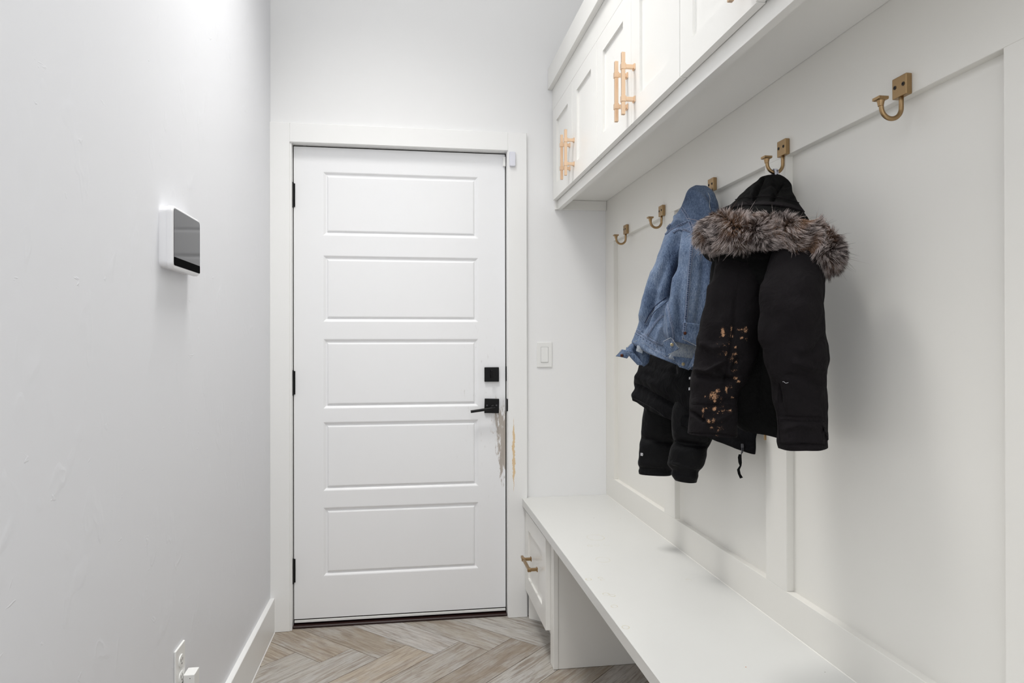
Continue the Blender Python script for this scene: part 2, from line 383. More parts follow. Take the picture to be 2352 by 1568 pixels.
DX0, DX1, DZ0, DZ1 = 0.0, .914, .0345, 2.0585
PX0, PX1 = .1215, .7935
PZ = [(1.679, 1.9545), (1.307, 1.594), (.9325, 1.2335), (.578, .8755), (.212, .508)]
bm = bmesh.new()
def quad(bm, *p): bm.faces.new([bm.verts.new(q) for q in p])
def frect(x0, x1, z0, z1, y=0): quad(bm, (x0, y, z0), (x1, y, z0), (x1, y, z1), (x0, y, z1))
frect(DX0, PX0, DZ0, DZ1); frect(PX1, DX1, DZ0, DZ1)
zs = [DZ1] + [z for p in PZ for z in (p[1], p[0])] + [DZ0]
for k in range(0, len(zs), 2): frect(PX0, PX1, zs[k+1], zs[k])
Y1 = .044
quad(bm, (DX0, Y1, DZ0), (DX0, Y1, DZ1), (DX1, Y1, DZ1), (DX1, Y1, DZ0))
quad(bm, (DX0, 0, DZ0), (DX0, 0, DZ1), (DX0, Y1, DZ1), (DX0, Y1, DZ0)); quad(bm, (DX1, 0, DZ0), (DX1, Y1, DZ0), (DX1, Y1, DZ1), (DX1, 0, DZ1))
quad(bm, (DX0, 0, DZ1), (DX1, 0, DZ1), (DX1, Y1, DZ1), (DX0, Y1, DZ1)); quad(bm, (DX0, 0, DZ0), (DX0, Y1, DZ0), (DX1, Y1, DZ0), (DX1, 0, DZ0))
bmesh.ops.remove_doubles(bm, verts=bm.verts, dist=1e-6); bmesh.ops.recalc_face_normals(bm, faces=bm.faces)
door = struct(from_bm('door_1', bm, M['door']))
for z0, z1 in PZ:
    bm = bmesh.new(); rings = []
    for off, dep in ((0, 0), (.0025, .0006), (.006, .0028), (.010, .0062), (.0125, .0075), (.0165, .0078), (.0185, .0060), (.0205, .0028), (.0235, .0018), (.0245, .0017)):
        rings.append([bm.verts.new((x, dep, z)) for x, z in ((PX0+off, z0+off), (PX1-off, z0+off), (PX1-off, z1-off), (PX0+off, z1-off))])
    for A, B in zip(rings, rings[1:]):
        for i in range(4): bm.faces.new((A[i], A[(i+1) % 4], B[(i+1) % 4], B[i]))
    bm.faces.new(rings[-1]); bmesh.ops.recalc_face_normals(bm, faces=bm.faces)
    from_bm('panel', bm, M['door'], door)
box('door_sweep', DX0+.001, DX1-.001, -.0015, .030, .0185, .0295, M['plastic'], door, bev=.001)
box('door_sweep', DX0+.002, DX1-.002, .0015, .030, .0293, .0347, M['dark'], door, bev=.0)
for zc in (1.849, 1.046, .243):
    bm = bmesh.new(); add_tube(bm, [(-.0045, -.008, zc-.052), (-.0045, -.008, zc+.052)], .0066, 14)
    add_tube(bm, [(-.0045, -.008, zc+.052), (-.0045, -.008, zc+.0545)], [.0066, .004], 14); add_tube(bm, [(-.0045, -.008, zc-.0545), (-.0045, -.008, zc-.052)], [.004, .0066], 14)
    add_box(bm, -.0045, .006, -.004, .001, zc-.050, zc+.050, .0005)
    for k in (-.031, -.0103, .0103, .031):
        pass
    from_bm('hinge', bm, M['black'], door, label='black hinge barrel')
dl = box('deadbolt', .8195, .884, -.0115, .0, 1.0425, 1.1065, M['black'], door, bev=.0015, label='square black deadbolt plate')
bm = bmesh.new(); add_tube(bm, [(.8525, -.0115, 1.0745), (.8525, -.018, 1.0745)], .011, 20); add_box(bm, .8465, .8525, -.034, -.017, 1.056, 1.094, .0015); from_bm('thumbturn', bm, M['black'], dl, label='black thumbturn')
bm = bmesh.new(); add_box(bm, .8195, .884, -.0105, 0, .9025, .9665, .0015)
bmesh.ops.rotate(bm, verts=bm.verts, cent=(.852, 0, .9345), matrix=Matrix.Rotation(math.radians(1.8), 3, 'Y'))
lv = from_bm('lever_set', bm, M['black'], door, label='square black lever plate')
bm = bmesh.new(); add_tube(bm, [(.8565, -.010, .9275), (.8565, -.020, .9275), (.8565, -.022, .9275), (.8565, -.048, .9275)], [.013, .013, .009, .009], 20)
add_tube(bm, [(.862, -.043, .928), (.838, -.043, .9245), (.755, -.040, .9135)], [.0065, .0065, .0062], 14)
from_bm('lever', bm, M['black'], lv, label='slim black lever pointing left')
bm = bmesh.new()
for x in (.8305, .8725): add_tube(bm, [(x, -.010, .937), (x, -.0118, .937)], .0035, 10)
from_bm('screw', bm, M['steel'], lv)
# door sensor halves
bm = bmesh.new(); add_box(bm, .9275, .9535, -.0575, -.043, 1.994, 2.0585, .0035, 3)
tag(from_bm('alarm_sensor', bm, M['plasticc'], smooth=False), 'larger white door sensor block stuck on the casing beside the door top', 'sensor')
bm = bmesh.new(); add_box(bm, .9035, .9155, -.012, .0005, 2.003, 2.0465, .002, 2)
tag(from_bm('alarm_sensor_magnet', bm, M['plastic']), 'small white sensor magnet at the upper right corner of the door', 'sensor')
# light switch
sw = empty('light_switch', (1.0775, YB, 1.16), 'white rocker light switch on the wall right of the door', 'switch')
xs0, xs1 = float(on_axis(1233, 800, 1, -.029)[0]), float(on_axis(1268, 800, 1, -.029)[0]); zs1, zs0 = float(on_axis(1250, 785.5, 1, -.029)[2]), float(on_axis(1250, 843, 1, -.029)[2])
bm = bmesh.new(); add_box(bm, xs0, xs1, YB-.0055, YB, zs0, zs1, .002, 2); from_bm('wall_plate', bm, M['plastic'], sw)
xc = (xs0+xs1)/2; zc = (zs0+zs1)/2
bm = bmesh.new(); add_box(bm, xc-.0172, xc+.0172, YB-.0062, YB-.003, zc-.0342, zc+.0342, 0); from_bm('rocker_gap', bm, M['gap'], sw)
bm = bmesh.new(); add_box(bm, xc-.0165, xc+.0165, YB-.0085, YB-.003, zc-.0335, zc+.0335, .001)
for v in bm.verts:
    if v.co.z > zc: v.co.y += .0015 if v.co.y < YB-.006 else 0
from_bm('rocker', bm, M['plastic'], sw)

# ------------------------------------------------------------------ left wall things
al = empty('alarm_touchscreen', (XL, -1.265, 1.39), 'white wall-mounted alarm touchscreen with dark glass on the left wall', 'panel')
def rrect(bm, X0, X1, y0, y1, z0, z1, r, bev):
    ring = []
    for cx, cz, a0 in ((y1-r, z1-r, 0), (y0+r, z1-r, 90), (y0+r, z0+r, 180), (y1-r, z0+r, 270)):
        for k in range(7):
            a = math.radians(a0+15*k); ring.append((cx, cz, math.cos(a), math.sin(a)))
    lv_ = [(X0, 0), (X1-bev, 0), (X1-bev*.3, bev*.3), (X1, bev)] if bev else [(X0, 0), (X1, 0)]
    R_ = [[bm.verts.new((X, cy+(r-i)*c, cz+(r-i)*s)) for cy, cz, c, s in ring] for X, i in lv_]
    for A, B in zip(R_, R_[1:]):
        for k in range(len(ring)): bm.faces.new((A[k], A[(k+1) % len(ring)], B[(k+1) % len(ring)], B[k]))
    bm.faces.new(R_[0]); bm.faces.new(R_[-1]); bmesh.ops.recalc_face_normals(bm, faces=bm.faces)
bm = bmesh.new(); rrect(bm, XL, -.0735, -1.372, -1.158, 1.392, 1.535, .016, 0); from_bm('back_housing', bm, M['pale'], al)
bm = bmesh.new(); rrect(bm, -.0730, -.0605, -1.374, -1.156, 1.389, 1.5365, .017, .004); from_bm('bezel', bm, M['pale'], al)
bm = bmesh.new(); rrect(bm, -.0612, -.0598, -1.367, -1.1595, 1.3965, 1.5305, .010, .0003); sc_ = from_bm('screen', bm, M['glass'], al, label='dark glossy glass screen')
bm = bmesh.new(); rrect(bm, -.0600, -.05955, -1.3665, -1.160, 1.3970, 1.4165, .004, 0); from_bm('speaker_bar', bm, M['grille'], al, label='matte black speaker strip')
bm = bmesh.new(); rrect(bm, -.0735, -.0729, -1.3715, -1.1585, 1.3915, 1.534, .015, 0); from_bm('seam_gap', bm, M['hole'], al)
ol = empty('power_outlet', (XL, -1.234, .34), 'white duplex outlet plate low on the left wall', 'outlet')
bm = bmesh.new(); add_box(bm, XL, XL+.0055, -1.270, -1.198, .341, .456, .0018, 2); from_bm('wall_plate', bm, M['plastic'], ol)
for zc in (.4185, .378):
    bm = bmesh.new(); rrect(bm, XL+.004, XL+.0082, -1.251, -1.217, zc-.0145, zc+.0145, .0135, .0006); rc = from_bm('receptacle', bm, M['plastic'], ol)
    bm = bmesh.new()
    for y in (-1.2405, -1.2275): add_box(bm, XL+.008, XL+.0085, y-.001, y+.001, zc-.001, zc+.006)
    add_tube(bm, [(XL+.008, -1.234, zc-.007), (XL+.0085, -1.234, zc-.007)], .0024, 10); from_bm('slot', bm, M['hole'], rc)
bm = bmesh.new(); add_tube(bm, [(XL+.0052, -1.234, .3985), (XL+.0066, -1.234, .3985)], .003, 12); from_bm('screw', bm, M['plastic'], ol)
ad = empty('plug_adapter', (-.07, -1.205, .33), 'small white plug-in adapter in the lower socket of the outlet', 'adapter')
bm = bmesh.new(); add_box(bm, -.0825, -.0555, -1.226, -1.183, .318, .3775, .0018, 2); from_bm('adapter_body', bm, M['plastic'], ad)
bm = bmesh.new(); add_box(bm, -.0835, -.078, -1.2235, -1.186, .320, .3755, .001); from_bm('adapter_base', bm, M['plastic'], ad)
bm = bmesh.new(); add_tube(bm, [(-.0660, -1.2265, .368), (-.0660, -1.2245, .368)], .0011, 8); from_bm('indicator_dot', bm, M['hole'], ad)

# ------------------------------------------------------------------ upper cabinets
XD = 1.125; ZL = 1.811
def handle(parent, x, y, z0, z1, axis='z', mat=None, mounts=(.3, .8)):
    bm = bmesh.new(); r = .0052; so = .034
    mm = mat or M['cham']
    if axis == 'z':
        add_box(bm, x-so-r, x-so+r, y-r, y+r, z0, z1, .0008)
        for zc in mounts:
            add_box(bm, x-so-r-.0018, x-so+r+.0018, y-r-.0018, y+r+.0018, zc-.0085, zc+.0085, .0008)
            add_box(bm, x-so, x-.002, y-.0055, y+.0055, zc-.0055, zc+.0055, .0006); add_box(bm, x-.004, x, y-.0085, y+.0085, zc-.0085, zc+.0085, .0006)
    else:
        add_box(bm, x-so-r, x-so+r, z0, z1, y-r, y+r, .0008)
        for yc in mounts:
            add_box(bm, x-so-r-.0018, x-so+r+.0018, yc-.0085, yc+.0085, y-r-.0018, y+r+.0018, .0008)
            add_box(bm, x-so, x-.002, yc-.0055, yc+.0055, y-.0055, y+.0055, .0006); add_box(bm, x-.004, x, yc-.0085, yc+.0085, y-.0085, y+.0085, .0006)
    return from_bm('handle', bm, mm, parent, label='brass-toned bar handle')
def shaker(name, parent, y0, y1, z0, z1, xf, st=.074, rz=None, th=.019, dep=.008, mat=None):
    rz = rz or st; mat = mat or M['cab']; bm = bmesh.new()
    a, b, c, d = y0+st, y1-st, z0+rz, z1-rz; xb = xf+th; xp = xf+dep
    def q(*p): bm.faces.new([bm.verts.new(v) for v in p])
    for (ya, yb, za, zb) in ((y0, a, z0, z1), (b, y1, z0, z1), (a, b, z0, c), (a, b, d, z1)): q((xf, ya, za), (xf, yb, za), (xf, yb, zb), (xf, ya, zb))
    q((xp, a, c), (xp, b, c), (xp, b, d), (xp, a, d))
    for (p1, p2) in (((a, c), (b, c)), ((b, c), (b, d)), ((b, d), (a, d)), ((a, d), (a, c))): q((xf, *p1), (xf, *p2), (xp, *p2), (xp, *p1))
    for (p1, p2) in (((y0, z0), (y1, z0)), ((y1, z0), (y1, z1)), ((y1, z1), (y0, z1)), ((y0, z1), (y0, z0))): q((xf, *p1), (xf, *p2), (xb, *p2), (xb, *p1))
    q((xb, y0, z0), (xb, y1, z0), (xb, y1, z1), (xb, y0, z1))
    bmesh.ops.remove_doubles(bm, verts=bm.verts, dist=1e-6); bmesh.ops.recalc_face_normals(bm, faces=bm.faces)
    es = [e for e in bm.edges if len(e.link_faces) == 2 and e.calc_face_angle(0) > .5]
    bmesh.ops.bevel(bm, geom=es, offset=.0011, segments=1, affect='EDGES')
    return from_bm(name, bm, mat, parent)
def cabinet(ya, yb, doors, label, endcap=False):
    c = empty('wall_cabinet', (1.25, (ya+yb)/2, ZL), label, 'cabinet')
    xb = XF - .001
    bm = bmesh.new()
    add_box(bm, XD+.021, xb, yb, ya, 1.8545, 2.44)                      # closed box above the recessed underside
    from_bm('carcass', bm, M['cab'], c)
    bm = bmesh.new(); add_box(bm, XD+.0205, XD+.041, yb, ya, ZL, 2.25, .0006); from_bm('face_frame', bm, M['cab'], c)
    for (d0, d1, xo, side) in doors:
        d = shaker('door', c, d1, d0, 1.8505, 2.2515, XD+xo, .074, .064)
        if side: handle(d, XD+xo, side, 1.868, 2.050, mounts=(1.8985, 1.9985)) if False else None
    return c
cA = cabinet(-.026, -1.4999, [], 'white four-door shaker wall cabinet nearest the door wall')
cB = cabinet(-1.5001, -2.62, [], 'white shaker wall cabinet nearest the camera over the largest hook')
dA = [(-.040, -.4025, 0, -.367), (-.4055, -.7625, 0, -.437), (-.7665, -1.1325, 0, -1.100), (-1.1355, -1.4975, 0, -1.166)]
dB = [(-1.5015, -1.8705, 0, -1.835), (-1.8735, -2.242, -.004, -1.905), (-2.245, -2.615, 0, -2.58)]
for cc, dd in ((cA, dA), (cB, dB)):
    for d0, d1, xo, hy in dd:
        d = shaker('door', cc, d1, d0, 1.8505, 2.2515, XD+xo, .074, .064)
        handle(d, XD+xo, hy, 1.867, 2.046, mounts=(1.9125, 2.0055))
box('filler_strip', XD+.010, XD+.024, -.044, -.0255, ZL, 2.25, M['cab'], cA, bev=.0005)
box('wall_cleat', XD+.042, XF-.001, -.043, -.0255, 1.8125, 1.8540, M['cab'], cA, bev=.001)
struct(box('trim_3', XD+.001, XD+.040, -2.62, -.0252, 2.2545, 2.45, M['cab'], bev=.0008))
struct(box('trim_4', XD-.020, XD+.001, -2.62, -.0252, 2.3486, 2.4405, M['cab'], bev=.0012))

# ------------------------------------------------------------------ bench and drawer cabinet
bs = empty('bench_seat', (0, 0, 0), 'long white bench top with faint water rings under the coats', 'bench')
box('seat_board', .983, XF-.0005, -2.78, -.0435, .493, .527, M['bench'], bs, bev=.0016)
box('seat_board_end', 1.0065, XF-.0005, -.0435, YB-.0005, .493, .527, M['bench'], bs, bev=.0004)
box('support_panel', 1.0145, XF-.001, -2.74, -2.72, .001, .4925, M['cab'], bs)
bm = bmesh.new(); prism(bm, [(XF-.002, .5268), (XF-.0003, .5268), (XF-.0003, .5288)], -2.78, -.026); from_bm('caulk_line', bm, M['board'], bs)
dc = empty('drawer_cabinet', (1.19, -.3, 0), 'small white cabinet with one shaker drawer under the bench beside the door', 'cabinet')
box('carcass', 1.034, XR-.005, -.5485, -.0445, .105, .4920, M['cab'], dc)
box('side_panel', 1.0335, XR-.005, -.5510, -.5325, .001, .4915, M['cab'], dc, bev=.0008)
box('frame_stile', 1.0145, 1.0335, -.5540, -.495, .001, .4915, M['cab'], dc, bev=.0015)
box('frame_rail', 1.0145, 1.0335, -.4948, -.0445, .462, .4915, M['cab'], dc, bev=.0015)
box('frame_rail', 1.0145, 1.0335, -.4948, -.0445, .115, .150, M['cab'], dc, bev=.0015)
dr = shaker('drawer', dc, -.500, -.0455, .1265, .474, .9955, .073, .070)
handle(dr, .9955, .305, -.345, -.160, axis='y', mat=M['bronze'], mounts=(-.198, -.335))
bm = bmesh.new()
for p in (((1.0085, -.062), (1.068, -.118)), ((1.068, -.118), (1.068, -.533))):
    (xa, ya), (xb_, yb_) = p
    vs = [bm.verts.new(v) for v in ((xa, ya, .001), (xb_, yb_, .001), (xb_, yb_, .104), (xa, ya, .104), (xa+.012, ya+.008, .001), (xb_+.012, yb_+.008, .001), (xb_+.012, yb_+.008, .104), (xa+.012, ya+.008, .104))]
    for f in ((0, 1, 2, 3), (5, 4, 7, 6), (0, 3, 7, 4), (1, 5, 6, 2), (3, 2, 6, 7), (0, 4, 5, 1)): bm.faces.new([vs[i] for i in f])
bmesh.ops.recalc_face_normals(bm, faces=bm.faces)
from_bm('toe_kick', bm, M['cab'], dc)

# ------------------------------------------------------------------ wall hooks
def make_hook(yc, label):
    h = empty('coat_hook', (XF, yc, 1.66), label, 'hook', 'bronze coat hooks along the top rail')
    bm = bmesh.new(); add_box(bm, XF-.012, XF, yc-.0185, yc+.0185, 1.6590, 1.6965, .0014, 2); from_bm('back_plate', bm, M['bronze'], h)
    for y in (yc-.0108, yc+.0108):
        bm = bmesh.new(); add_tube(bm, [(XF-.0118, y, 1.679), (XF-.0128, y, 1.679)], .0036, 14); s = from_bm('screw', bm, M['hole'], h)
        bm = bmesh.new(); add_box(bm, XF-.0133, XF-.0127, y-.0018, y+.0018, 1.6783, 1.6797); add_box(bm, XF-.0133, XF-.0127, y-.0007, y+.0007, 1.6772, 1.6808); from_bm('screw_slot', bm, M['ink'], s)
    bm = bmesh.new(); pts = []
    cx, cz, R_ = XF-.0275, 1.6395, .0200
    pts.append((XF-.0075, yc, 1.661)); pts.append((XF-.0075, yc, 1.650))
    for k in range(0, 19): a = math.radians(-k*10); pts.append((cx+R_*math.cos(a), yc, cz+R_*1.05*math.sin(a)))
    pts.append((cx-R_-.001, yc, 1.644))
    add_tube(bm, pts, .0042, 14); from_bm('arm', bm, M['bronze'], h, smooth=True)
    bm = bmesh.new(); tx = cx-R_-.001
    add_tube(bm, [(tx, yc, 1.6405), (tx, yc, 1.6425), (tx, yc, 1.6505)], [.0050, .0052, .0068], 16)
    add_box(bm, tx-.0095, tx+.0095, yc-.0095, yc+.0095, 1.6505, 1.6560, .0012)
    for k in range(8): add_box(bm, tx-.0098+k*.0025, tx-.0086+k*.0025, yc-.0098, yc+.0098, 1.6512, 1.6562)
    from_bm('tip', bm, M['bronze'], h)
    return h
HY = [-.3395, -.7445, -1.1530, -1.5440, -1.9470]
for y, lb in zip(HY, ['bronze coat hook nearest the door corner, nothing on it', 'empty bronze coat hook just left of the denim jacket', 'bronze coat hook mostly hidden behind the denim jacket', 'bronze coat hook holding the black parka by its loop',
                      'empty bronze coat hook at far right, largest in the photo']): make_hook(y, lb)

# ------------------------------------------------------------------ cloth building
FOLD = [1.0]
def fold_disp(P, front, folds):
    px = to_px(P); out = np.zeros(len(P))
    for path, wpx, amp in folds:
        amp = amp*FOLD[0]
        path = np.array(path, float); best = np.full(len(P), 1e9); tt = np.zeros(len(P)); L = len(path)-1
        for i in range(L):
            a, b = path[i], path[i+1]; ab = b-a; t = np.clip(((px-a)@ab)/max(1e-9, ab@ab), 0, 1)
            d = np.hypot(*(px-a-t[:, None]*ab).T); m = d < best; best[m] = d[m]; tt[m] = (i+t[m])/L
        taper = np.clip(np.minimum(tt, 1-tt)*6+.25, 0, 1)
        out += amp*np.exp(-(best/wpx)**2)*taper
    return out*front
def nz(P, sc, seed=0):
    s = np.array(sc)
    return np.array([mnoise.noise(Vector((float(x), float(y), float(z)))) for x, y, z in (P*s + seed*7.31)])
def garment(rows, nr=96, ns=120, ex=2.3, noise=(), folds=(), hem=.02, top='close', smooth_rows=True, tilt=10, shift=0):
    """rows: (xl, yl, xr, yr, distance_of_centre, half_depth) read across the piece, top to bottom -> closed tube surface"""
    R = np.array(rows, float); n = len(R)
    key = np.concatenate([[0], np.cumsum(np.maximum(1e-3, np.hypot((R[1:, 1]+R[1:, 3]-R[:-1, 1]-R[:-1, 3])/2, (R[1:, 0]+R[1:, 2]-R[:-1, 0]-R[:-1, 2])/2)))]); t = np.linspace(0, key[-1], ns)
    Q = np.zeros((ns, 6))
    for c in range(6):
        if smooth_rows:
            m = np.gradient(R[:, c], key); i = np.clip(np.searchsorted(key, t, 'right')-1, 0, n-2); h = key[i+1]-key[i]; u = (t-key[i])/h
            Q[:, c] = (2*u**3-3*u**2+1)*R[i, c]+(u**3-2*u**2+u)*h*m[i]+(-2*u**3+3*u**2)*R[i+1, c]+(u**3-u**2)*h*m[i+1]
        else: Q[:, c] = np.interp(t, key, R[:, c])
    V = []
    th = np.linspace(0, 2*np.pi, nr, endpoint=False)
    c_, s_ = np.cos(th), np.sin(th); cc = np.sign(c_)*np.abs(c_)**(2/ex); ss = np.sign(s_)*np.abs(s_)**(2/ex)
    cen = []
    for xl, yl, xr, yr, Xc, b in Q:
        C = CC+ray((xl+xr)/2, (yl+yr)/2)*(Xc+shift); h = C-CC; h[2] = 0; h /= np.linalg.norm(h); ct, st_ = math.cos(math.radians(tilt)), math.sin(math.radians(tilt)); h = np.array([h[0]*ct+h[1]*st_, -h[0]*st_+h[1]*ct, 0])
        L = on_plane(xl, yl, C, h); Rr = on_plane(xr, yr, C, h); a = (Rr-L)/2; C2 = (L+Rr)/2
        V.append(C2 + cc[:, None]*a + ss[:, None]*(-h)*b); cen.append(C2)
    V = np.array(V); cen = np.array(cen)
    # normals from grid
    du = np.roll(V, -1, 1)-np.roll(V, 1, 1); dv = np.gradient(V, axis=0)
    N = np.cross(du, dv); N /= np.maximum(1e-9, np.linalg.norm(N, axis=2))[..., None]
    out = (V-cen[:, None])
    if (N*out).sum() < 0: N = -N
    P = V.reshape(-1, 3); Nn = N.reshape(-1, 3)
    view = CC-P; view /= np.linalg.norm(view, axis=1)[:, None]
    front = np.clip((Nn*view).sum(1)*3, 0, 1)
    D = np.zeros(len(P))
    for sc, amp, seed in noise: D += amp*nz(P, sc, seed)
    if folds: D += fold_disp(P, front, folds)
    P = P + Nn*D[:, None]
    V = P.reshape(ns, nr, 3)
    rowsV = [V[i] for i in range(ns)]
    c0 = V[0].mean(0); c1 = V[-1].mean(0)
    if top == 'close': rowsV = [c0 + (V[0]-c0)*k for k in (.02, .5, .85)] + rowsV
    if hem > 0:
        for k, dz in ((.965, .0008), (.93, hem*.5), (.90, hem), (.45, hem), (.02, hem)): rowsV.append(c1+(V[-1]-c1)*k+np.array([0, 0, dz]))
    else: rowsV += [c1+(V[-1]-c1)*k for k in (.85, .5, .02)]
    A = np.array(rowsV); m = len(A); verts = A.reshape(-1, 3)
    i, j = np.meshgrid(np.arange(m-1), np.arange(nr), indexing='ij'); j2 = (j+1) % nr
    F = np.stack([i*nr+j, i*nr+j2, (i+1)*nr+j2, (i+1)*nr+j], -1).reshape(-1, 4)
    return verts, F
def mesh_obj(name, verts, faces, mat, parent=None, label=None, smooth=True, attr=None):
    off = np.array(root_loc(parent)); v = np.asarray(verts)-off
    me = bpy.data.meshes.new(name); F = np.asarray(faces); k = F.shape[1]
    me.vertices.add(len(v)); me.vertices.foreach_set('co', v.astype(np.float32).ravel())
    me.loops.add(F.size); me.loops.foreach_set('vertex_index', F.astype(np.int32).ravel())
    me.polygons.add(len(F)); me.polygons.foreach_set('loop_start', (np.arange(len(F))*k).astype(np.int32)); me.polygons.foreach_set('loop_total', np.full(len(F), k, np.int32))
    me.update(calc_edges=True); me.validate()
    if smooth: me.polygons.foreach_set('use_smooth', np.ones(len(me.polygons), bool))
    if attr:
        for an, val in attr.items():
            if val.ndim == 1:
                a = me.attributes.new(an, 'FLOAT', 'POINT'); a.data.foreach_set('value', val.astype(np.float32))
            else:
                a = me.attributes.new(an, 'FLOAT_COLOR', 'POINT'); a.data.foreach_set('color', val.astype(np.float32).ravel())
    bm = bmesh.new(); bm.from_mesh(me); bmesh.ops.recalc_face_normals(bm, faces=bm.faces); bm.to_mesh(me); bm.free()
    return link(name, me, mat, parent, label)
def tree(v, f): return BVHTree.FromPolygons([tuple(map(float, p)) for p in v], [tuple(map(int, q)) for q in f])
def hits(tr, path, step=2.0, off=.001):
    pts = []; path = np.array(path, float)
    # smooth the polyline a little
    for i in range(len(path)-1):
        a, b = path[i], path[i+1]; k = max(1, int(np.hypot(*(b-a))/step))
        for q in range(k + (i == len(path)-2)):
            p = a+(b-a)*q/k; d = Vector(ray(*p)).normalized(); h = tr.ray_cast(Vector(CC), d)
            if h[0] is not None:
                nn = h[1] if h[1].dot(d) < 0 else -h[1]
                pts.append((h[0]+nn*off, nn))
    return pts
def smooth_path(p, it=2):
    p = np.array(p, float)
    for _ in range(it):
        q = [p[0]]
        for a, b in zip(p[:-1], p[1:]): q += [a*.75+b*.25, a*.25+b*.75]
        q.append(p[-1]); p = np.array(q)
    return p
def cord(bm, tr, path, rad, off=.0005, step=2.5, smooth=2, n=6):
    pts = hits(tr, smooth_path(path, smooth), step, off)
    if len(pts) > 2:
        P = np.array([list(p[0]) for p in pts]); P[1:-1] = (P[:-2]+P[1:-1]*2+P[2:])/4
        add_tube(bm, [Vector(p) for p in P], rad, n)
def band(bm, tr, path, width, th=.0012, off=.0004, step=2.5, smooth=2):
    pts = hits(tr, smooth_path(path, smooth), step, off)
    if len(pts) < 3: return
    P = np.array([list(p[0]) for p in pts]); Nn = np.array([list(p[1]) for p in pts])
    for _ in range(2): P[1:-1] = (P[:-2]+P[1:-1]*2+P[2:])/4; Nn[1:-1] = (Nn[:-2]+Nn[1:-1]+Nn[2:])/3
    prev = None
    for k in range(len(P)):
        t = P[min(k+1, len(P)-1)]-P[max(k-1, 0)]; s = np.cross(t, Nn[k]); s /= max(1e-9, np.linalg.norm(s)); w = s*width/2; u = Nn[k]*th
        q = [P[k]-w, P[k]-w*.85+u, P[k]+w*.85+u, P[k]+w]
        vs = [bm.verts.new(x) for x in q]
        if prev:
            for a in range(3): bm.faces.new((prev[a], prev[a+1], vs[a+1], vs[a]))
        prev = vs
def stitches(bm, tr, path, pitch, length, w, side=0.0, off=.0012, across=False, smooth=2):
    pts = hits(tr, smooth_path(path, smooth), 1.0, off)
    if len(pts) < 3: return
    P = np.array([list(p[0]) for p in pts]); Nn = np.array([list(p[1]) for p in pts])
    s = np.concatenate([[0], np.cumsum(np.linalg.norm(P[1:]-P[:-1], axis=1))]); d = 0
    while d < s[-1]-length:
        a = np.array([np.interp(d, s, P[:, c]) for c in range(3)]); b = np.array([np.interp(d+length, s, P[:, c]) for c in range(3)]); nn = np.array([np.interp(d, s, Nn[:, c]) for c in range(3)])
        t = (b-a)/max(1e-9, np.linalg.norm(b-a)); q = np.cross(t, nn); q /= max(1e-9, np.linalg.norm(q))
        c = (a+b)/2+q*side; hl = t*length/2; hw = q*w/2
        if across: hl, hw = q*length/2, t*w/2
        z = nn*.0006
        vs = [bm.verts.new(x) for x in (c-hl-hw, c+hl-hw, c+hl+hw, c-hl+hw, c-hl*.8+z, c+hl*.8+z)]
        bm.faces.new((vs[0], vs[1], vs[5], vs[4])); bm.faces.new((vs[3], vs[4], vs[5], vs[2])); bm.faces.new((vs[1], vs[2], vs[5])); bm.faces.new((vs[0], vs[4], vs[3]))
        d += pitch*random.uniform(.85, 1.15)
def disc(bm, tr, px, py, r, th=.002, off=.0, n=16):
    d = Vector(ray(px, py)).normalized(); h = tr.ray_cast(Vector(CC), d)
    if h[0] is None: return
    nn = h[1] if h[1].dot(d) < 0 else -h[1]
    add_tube(bm, [h[0]+nn*off, h[0]+nn*(off+th*.7), h[0]+nn*(off+th)], [r, r, r*.7], n)
def blobs(P, lst):
    px = to_px(P); o = np.zeros(len(P))
    for x, y, rx, ry, v in lst:
        d = ((px[:, 0]-x)/rx)**2+((px[:, 1]-y)/ry)**2; o = np.maximum(o, v*np.exp(-d))
    return o

# ================================================================== black puffer jacket (behind)
pj = empty('puffer_jacket', (1.26, -1.05, .95), 'black quilted puffer jacket hanging underneath the denim jacket', 'jacket')
v, f = garment([(1596, 478, 1618, 478, 2.08, 0.008), (1582, 540, 1632, 540, 2.09, 0.012), (1560, 640, 1650, 650, 2.09, 0.014), (1520, 740, 1680, 770, 2.07, 0.016), (1480, 805, 1700, 850, 2.02, 0.024),
                (1466, 850, 1712, 910, 1.985, 0.03), (1456, 884, 1735, 975, 1.985, 0.03), (1458, 890, 1737, 985, 1.985, 0.03), (1451, 902, 1736, 1005, 1.985, 0.03), (1454, 916, 1733, 1043, 1.985, 0.03)],
               nr=150, ns=130, ex=2.1, tilt=55, noise=(((14, 14, 14), .006, 1), ((40, 40, 40), .002, 2)), hem=.03,
               folds=[([(1445, 878), (1485, 896), (1515, 912), (1560, 942), (1600, 965)], 3.5, -.013), ([(1450, 860), (1490, 876), (1540, 905)], 9, .008), ([(1475, 835), (1510, 850), (1560, 860)], 6, -.006), ([(1478, 858), (1500, 868), (1512, 880)], 4, -.003), ([(1490, 875), (1515, 880), (1520, 872)], 5, .003),
                      ([(1470, 845), (1520, 850), (1560, 840)], 8, .004), ([(1640, 990), (1690, 1010), (1725, 1020)], 4, -.003)])
body = mesh_obj('jacket_body', v, f, M['puffhem'], pj); tb = tree(v, f); tpuff = tb
bm = bmesh.new(); cord(bm, tb, [(1453, 913), (1480, 926), (1505, 940), (1528, 958), (1542, 975)], .0012); from_bm('hem_cord', bm, M['puffer'], body)
